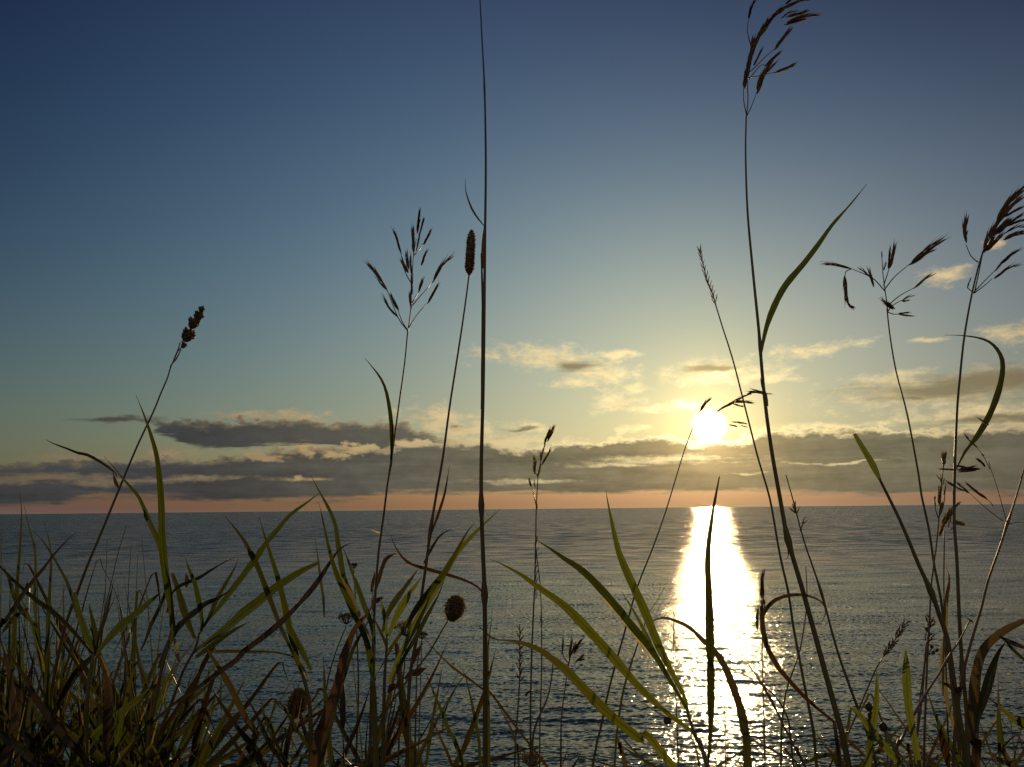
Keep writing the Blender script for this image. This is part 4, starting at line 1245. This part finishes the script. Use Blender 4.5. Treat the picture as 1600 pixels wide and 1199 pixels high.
shoot('shoot of long steep blades, one folded and dry, left of the feathery-headed grass', 0.80, [
    (z('B', 322, 68, 332, 110, 345, 170, 358, 230, 372, 290, 400, 380, 440, 470, 470, 540, 510, 620, 545, 720, 560, 830), 12, 'green', -0.05, dict(yaw=.1, peak=.4)),
    (z('B', 290, -45, 318, 10, 345, 58, 372, 110, 395, 172, 402, 230, 412, 290, 430, 392, 480, 520, 520, 640, 540, 760, 560, 860), 13, 'green', 0.05, dict(yaw=.15, peak=.5)),
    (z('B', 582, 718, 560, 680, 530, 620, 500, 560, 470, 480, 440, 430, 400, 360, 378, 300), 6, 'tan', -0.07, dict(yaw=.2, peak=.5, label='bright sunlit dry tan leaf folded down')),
    (z('B', 425, 262, 450, 322, 470, 382, 492, 440, 520, 520, 548, 590, 560, 680), 12, 'green', 0.03, dict(yaw=.2, peak=.4))],
    name='leafy_grass_shoot', stem=z('B', 552, 800, 560, 900, 562, 1000, 565, 1199), sw=(7, 12))
shoot('broad blade, red brown above and olive below, slanting across the foot of the leaf pair', 0.72, [
    (z('B', 565, 480, 530, 545, 480, 600, 450, 670, 428, 730, 405, 850, 375, 930, 345, 1020, 300, 1199), 22, 'rustgreen', 0.04, dict(to_ground=True, yaw=.1, peak=.35, basew=.95, twist=.2)),
    (z('B', 560, 520, 520, 600, 470, 690, 430, 800, 400, 900, 370, 1020, 330, 1199), 14, 'olive', 0.10, dict(yaw=.3, peak=.4))], name='broad_blade_grass')
shoot('green fan of blades opening up right toward the tallest stalk', 0.84, [
    (z('B', 988, 155, 960, 188, 930, 240, 870, 350, 800, 442, 740, 520, 680, 618, 620, 700), 12, 'green', -0.04, dict(yaw=.1, peak=.5)),
    (z('B', 1095, 98, 1050, 140, 1010, 178, 950, 240, 900, 300, 830, 422, 760, 540, 700, 660, 650, 760, 620, 840), 14, 'bright', 0.04, dict(yaw=.1, peak=.5)),
    (z('B', 762, 385, 730, 430, 700, 472, 650, 562, 620, 640), 14, 'bright', 0.0, dict(yaw=.1, peak=.5)),
    (z('B', 748, 352, 720, 390, 690, 432, 640, 500, 610, 560, 595, 620), 12, 'rustgreen', 0.04, dict(yaw=.2, peak=.5)),
    (z('B', 585, 480, 598, 530, 606, 580, 612, 640), 9, 'bright', 0, dict(yaw=.1, peak=.5)),
    (z('B', 548, 540, 575, 600, 600, 650, 614, 700), 6, 'olive', 0.02, {}),
    (z('B', 858, 400, 830, 470, 780, 560, 740, 640, 690, 720, 650, 800), 9, 'olive', 0.06, dict(yaw=.2, peak=.5))],
    name='leafy_grass_shoot', stem=z('B', 614, 630, 610, 720, 604, 800, 600, 950, 596, 1199), sw=(4, 9))
p = Plant('curled_leaf_herb', 'thin dark stalk with dried curled red-brown leaves, beside the closed carrot head', 'herb', 0.88,
          z('B', 700, 640, 690, 720, 650, 860, 620, 1000, 600, 1199), (2, 4), 'rstem')
for q_ in ((785, 775, 760, 782, 738, 795, 712, 800, 690, 822), (662, 838, 645, 850, 632, 862, 618, 880), (772, 660, 750, 690, 735, 720, 722, 760)):
    p.leaf(z('B', *q_), 11, 'rust', 0.02, 0.6, twist=1.8, peak=.5)
p = Plant('long_pod_herb', 'thin stalk bearing one long dark cigar-shaped pod, low left of centre', 'herb', 0.86, z('B', 425, 1020, 425, 1060, 428, 1120, 432, 1199), (2, 3), 'stem')
b = Buf(); b.spindle(at(*z('B', 425, 1035)[0], .86), at(*z('B', 424, 832)[0], .86), 4.4 * .86 / FPX, 9, (0, .08, .3, .6, .9, 1), (.3, .8, 1, 1, .7, .1)); b.build('seed_pod', M['pod'], p.o, p.origin)
p = Plant('rusty_seed_stalk', 'thin stalk with a rust brown leafy cluster where it meets the brome stem', 'grass', 0.93, z('B', 552, 420, 556, 520, 562, 640, 560, 800, 556, 1199), (2, 4), 'rstem')
for q_ in ((600, 300, 590, 350, 578, 400, 562, 450), (562, 360, 555, 400, 548, 450), (655, 285, 620, 300, 600, 328, 585, 380), (595, 470, 575, 485, 560, 500), (540, 470, 548, 490, 556, 530)):
    p.leaf(z('B', *q_), 9, 'rust', 0.02, 0.5, twist=1.2, peak=.5)
shoot('thin reddish brown twig running down right from the lacy umbel to the tallest stalk', 0.9, [(z('B', 760, 640, 810, 690, 860, 742, 910, 785, 950, 812, 1000, 850, 1040, 880, 1100, 940), 5, 'rust', 0, dict(to_ground=True, peak=.5))], name='dry_grass')
shoot('narrow green blade leaning left at the bottom, left of the tallest stalk', 0.84, [
    (z('B', 778, 795, 800, 850, 830, 922, 858, 990, 882, 1055, 940, 1190), 9, 'green', 0, dict(to_ground=True)),
    (z('B', 975, 768, 950, 800, 920, 840, 890, 890, 860, 960, 850, 1050), 4, 'olive', 0.02, {}),
    (z('B', 848, 780, 835, 850, 820, 930, 800, 1040, 780, 1199), 8, 'olive', 0.02, {})])
shoot('thin grey-green blade arching down beside the tallest stalk, near the bottom', 0.9, [(z('B', 920, 765, 945, 800, 960, 860, 975, 920, 990, 1000, 1005, 1080, 1012, 1199), 6, 'green', 0, dict(to_ground=True)), (z('B', 1000, 590, 1050, 640, 1090, 655), 3, 'olive', 0)])
shoot('long blade falling from the two-armed shoot down right to the bottom edge', 0.78, [
    (z('A', 845, 635, 870, 672, 900, 722, 935, 775, 970, 832, 1020, 932, 1055, 1000, 1092, 1052) + z('B', 40, 1110, 90, 1199), 13, 'olive', 0.0, dict(to_ground=True, peak=.6, basew=.9, yaw=.1)),
    (z('B', 0, 875, 30, 925, 60, 985, 90, 1050, 130, 1130, 180, 1199), 10, 'dark', 0.03, dict(yaw=.2))])
shoot('dark slanting blade at the bottom, left of the low closed carrot head', 0.8, [
    (z('A', 905, 860, 920, 890, 958, 950, 1000, 1012, 1045, 1070, 1092, 1122) + z('B', 40, 1160, 80, 1199), 13, 'dark', 0.0, dict(to_ground=True, yaw=.2)),
    (z('A', 950, 760, 944, 830, 940, 900, 945, 960), 5, 'olive', 0.02, {}),
    (z('B', 62, 885, 80, 930, 92, 985, 120, 1060, 150, 1140, 180, 1199), 8, 'olive', 0.03, {})])
shoot('broad olive blade rising right out of the far left tangle', 0.8, [(z('A', 772, 765, 740, 795, 690, 832, 600, 902, 530, 952, 460, 1010, 380, 1090, 300, 1190), 17, 'green', 0, dict(to_ground=True, yaw=.1, peak=.3))])
shoot('tall narrow blade nearest the left edge, tip just above the horizon', 0.82, [
    (z('A', 84, 15, 88, 60, 92, 110, 88, 220, 80, 330, 74, 400, 70, 470, 64, 560, 60, 650, 52, 800, 45, 1000, 42, 1199), 10, 'olive', 0, dict(to_ground=True, yaw=.1, peak=.5, tipw=.05))])
shoot('slim blade second from the left edge, tip just at the horizon', 0.86, [
    (z('A', 104, 85, 120, 160, 145, 250, 152, 330, 150, 400, 148, 480, 152, 560, 170, 700, 205, 900, 220, 1199), 10, 'green', 0, dict(to_ground=True, yaw=.1))])
shoot('blade with a dark needle tip, third from the left edge under the horizon', 0.84, [
    (z('A', 188, 152, 200, 195, 214, 260, 218, 330, 214, 410, 208, 520, 205, 600, 202, 700, 200, 850, 190, 1199), 13, 'olive', 0.0, dict(to_ground=True, yaw=.1)),
    (z('A', 140, 192, 180, 230, 220, 290, 255, 350, 285, 410, 305, 470, 330, 560), 6, 'olive', .04, {})])
shoot('dark blade crossing from the left edge up right over its neighbours', 0.76, [
    (z('A', 330, 192, 285, 232, 230, 292, 190, 345, 150, 392, 110, 445, 70, 502, 35, 555, 0, 605, -60, 700), 10, 'dark', 0, dict(to_ground=True, yaw=.2))])
shoot('green blade with bright sunlit lower edge, lower left corner region', 0.86, [
    (z('A', 60, 420, 100, 500, 140, 600, 160, 680, 180, 760, 205, 860, 215, 1000, 220, 1199), 16, 'green', 0, dict(to_ground=True, yaw=.1)),
    (z('A', 150, 640, 165, 690, 180, 740, 195, 850), 4, 'tan', -.02, {}), (z('A', 160, 725, 150, 748, 138, 775), 5, 'tan', -.03, dict(peak=.5))])  # tan slivers carry the sunlit edge as colour
shoot('five-bladed dark shoot in the far lower left corner', 0.74, [
    (z('A', 20, 650, 30, 700, 90, 790, 160, 912, 240, 1030, 330, 1130, 400, 1230), 12, 'dark', 0, dict(to_ground=True)),
    (z('A', -60, 1010, 0, 1060, 90, 1120, 160, 1195), 16, 'dark', 0, dict(tipw=.4)),
    (z('A', 0, 640, 60, 560, 120, 520), 9, 'olive', 0.05, dict(peak=.5)),
    (z('A', 10, 330, 40, 400, 60, 470, 100, 540, 160, 600), 9, 'rustgreen', 0.08, dict(peak=.5)),
    (z('A', -30, 560, 10, 680, 40, 800, 60, 940, 80, 1199), 12, 'rust', .05, {})], base=(90, 1199))
for (lab, pts, wd) in (('hair-thin stem leaning right under the horizon, left of the broad upright blade', z('A', 540, 165, 520, 230, 500, 300, 482, 380, 470, 430, 440, 560, 410, 700, 380, 900), 3),
                       ('hair-thin vertical stem with a dotted tip, left part just under the horizon', z('A', 560, 252, 553, 350, 548, 440, 545, 520, 540, 650, 530, 800, 520, 1000), 2),
                       ('pale bent stem rising to a drooping point, left of the olive blade', z('A', 470, 410, 500, 470, 520, 540, 530, 610, 535, 700, 535, 820, 520, 1000, 510, 1199), 4),
                       ('thin grey stem between the leaning seed-head stem and the hair-thin stems', z('A', 458, 230, 455, 320, 450, 420, 448, 500, 440, 600, 430, 700, 420, 900), 2),
                       ('thin dark stem with a curved tip beside the splayed shoot', z('A', 492, 470, 470, 520, 445, 580, 430, 650, 420, 760, 430, 900), 4)):
    p = Plant('thin_stem', lab, 'grass', 0.9, pts, (1.2, wd), 'stem')

# --- undergrowth: many more shoots between the named ones, dense on the left, thin to the right
ug = random.Random(4)


def under(n_, x0, x1, top0, top1, d0, d1, label, group, mats, wmin, wmax, name='undergrowth_shoot'):
    for i in range(n_):
        d = ug.uniform(d0, d1)
        bx = ug.uniform(x0, x1)
        lean = ug.gauss(0, 60)
        top = ug.uniform(top0, top1)
        p = Plant(name, label, 'grass', d, base=(bx, 1199), group=group)
        for k in range(ug.choice((1, 2, 2, 3))):
            ln = lean + ug.gauss(0, 85)
            tp = top + ug.uniform(0, 90)
            cv = ug.uniform(-14, 14)
            pts = [(bx + ln, tp), (bx + ln * .72 + cv * .5, tp + (1240 - tp) * .3), (bx + ln * .35 + cv * .6, tp + (1240 - tp) * .65), (bx, 1240)]
            if ug.random() < 0.3:                  # a tip that has buckled and hangs
                sg = 1 if ln > 0 else -1
                ex, ey = pts[0]
                pts = [(ex + sg * ug.uniform(15, 40), ey + ug.uniform(25, 70)), (ex + sg * 10, ey + 14), (ex + sg * 1, ey + 4)] + pts[1:]
            if ug.random() < 0.07:
                p.leaf([(q_[0] + 5, q_[1] + 20) for q_ in pts], 3.5, 'tan', ug.uniform(-.08, 0), 0.2, to_ground=True)  # dry pale sliver added for painted highlights among the blades
            p.leaf(pts, ug.uniform(wmin, wmax), ug.choice(mats), ug.uniform(-.1, .1), ug.uniform(-.9, .9), to_ground=True, twist=ug.uniform(-1.2, 1.2))
        if ug.random() < 0.2:
            ln = lean + ug.gauss(0, 50)
            pts = [(bx + ln, top - 30), (bx + ln * .6, top + (1240 - top) * .4), (bx + ln * .2, 1240)]
            p.leaf(pts, 2.5, 'olive', .02, 0, name='stalk', to_ground=True, tipw=.4, twist=0)


under(60, -30, 300, 960, 1110, .74, 1.25, 'dark narrow-leaved shoot in the dense tangle filling the lower left corner', 'shoots of the dense lower left tangle', ('olive', 'olive', 'dark', 'green', 'dark', 'olive', 'green'), 6, 15)
under(24, -20, 270, 840, 960, .9, 1.3, 'slender dark shoot standing up out of the lower left tangle, its tip under the horizon', 'slender shoots above the lower left tangle', ('dark', 'dark', 'olive', 'olive', 'green'), 4, 10)
under(13, 280, 520, 1020, 1140, .8, 1.25, 'low dark shoot in the sparse growth at the bottom, left of the brome stem', 'low shoots at the bottom left of centre', ('dark', 'olive', 'green', 'dark'), 5, 12)
under(15, 470, 780, 980, 1130, .8, 1.25, 'low slender shoot at the bottom, among the stems left of the tallest stalk', 'low shoots under the brome and timothy', ('olive', 'green', 'dark', 'dark', 'olive', 'rust'), 5, 12)
under(7, 780, 1100, 1120, 1175, .9, 1.2, 'tiny shoot at the bottom edge, between the tallest stalk and the sun path', 'tiny shoots at the middle of the bottom edge', ('olive', 'green', 'dark'), 3, 7)
under(22, 1290, 1620, 1040, 1150, .85, 1.25, 'low thin brown-green shoot at the bottom under the right-hand stems', 'low shoots at the bottom right', ('olive', 'green', 'rust', 'olive', 'olive'), 3, 9)

# --- short grass covering the bluff top
gb = Buf()
gr = random.Random(9)
for i in range(5200):
    y = gr.uniform(-1.2, 2.3)
    x = gr.uniform(-3.0, 3.0)
    if abs(x) < .35 and abs(y) < .35:
        continue
    h = gr.uniform(.05, .22) * (1.0 if x < 0.2 else .8) * (1.0 if y < .9 else (.85 if x < -.35 else .5))
    a = gr.uniform(0, 6.28)
    l_ = gr.uniform(.1, .6) * h
    g0 = np.array([x, y, ground_z(x, y) - .005])
    g1 = g0 + np.array([math.cos(a) * l_ * .35, math.sin(a) * l_ * .35, h * .6])
    g2 = g0 + np.array([math.cos(a) * l_, math.sin(a) * l_, h])
    w_ = gr.uniform(.0015, .004)
    sx, sy = -math.sin(a + .8) * w_, math.cos(a + .8) * w_
    b0 = len(gb.v)
    for q_, f_ in ((g0, 1), (g1, .8)):
        gb.v.append((q_[0] - sx * f_, q_[1] - sy * f_, q_[2])); gb.v.append((q_[0] + sx * f_, q_[1] + sy * f_, q_[2]))
        gb.uv.append((0, 0 if f_ == 1 else .6)); gb.uv.append((1, 0 if f_ == 1 else .6))
    gb.v.append(tuple(g2)); gb.uv.append((.5, 1))
    gb.f += [(b0, b0 + 1, b0 + 3, b0 + 2), (b0 + 2, b0 + 3, b0 + 4)]
go = gb.build('short_grass', M['olive'])
tag(go, 'short olive grass covering the top of the bluff', 'grass', kind='stuff')
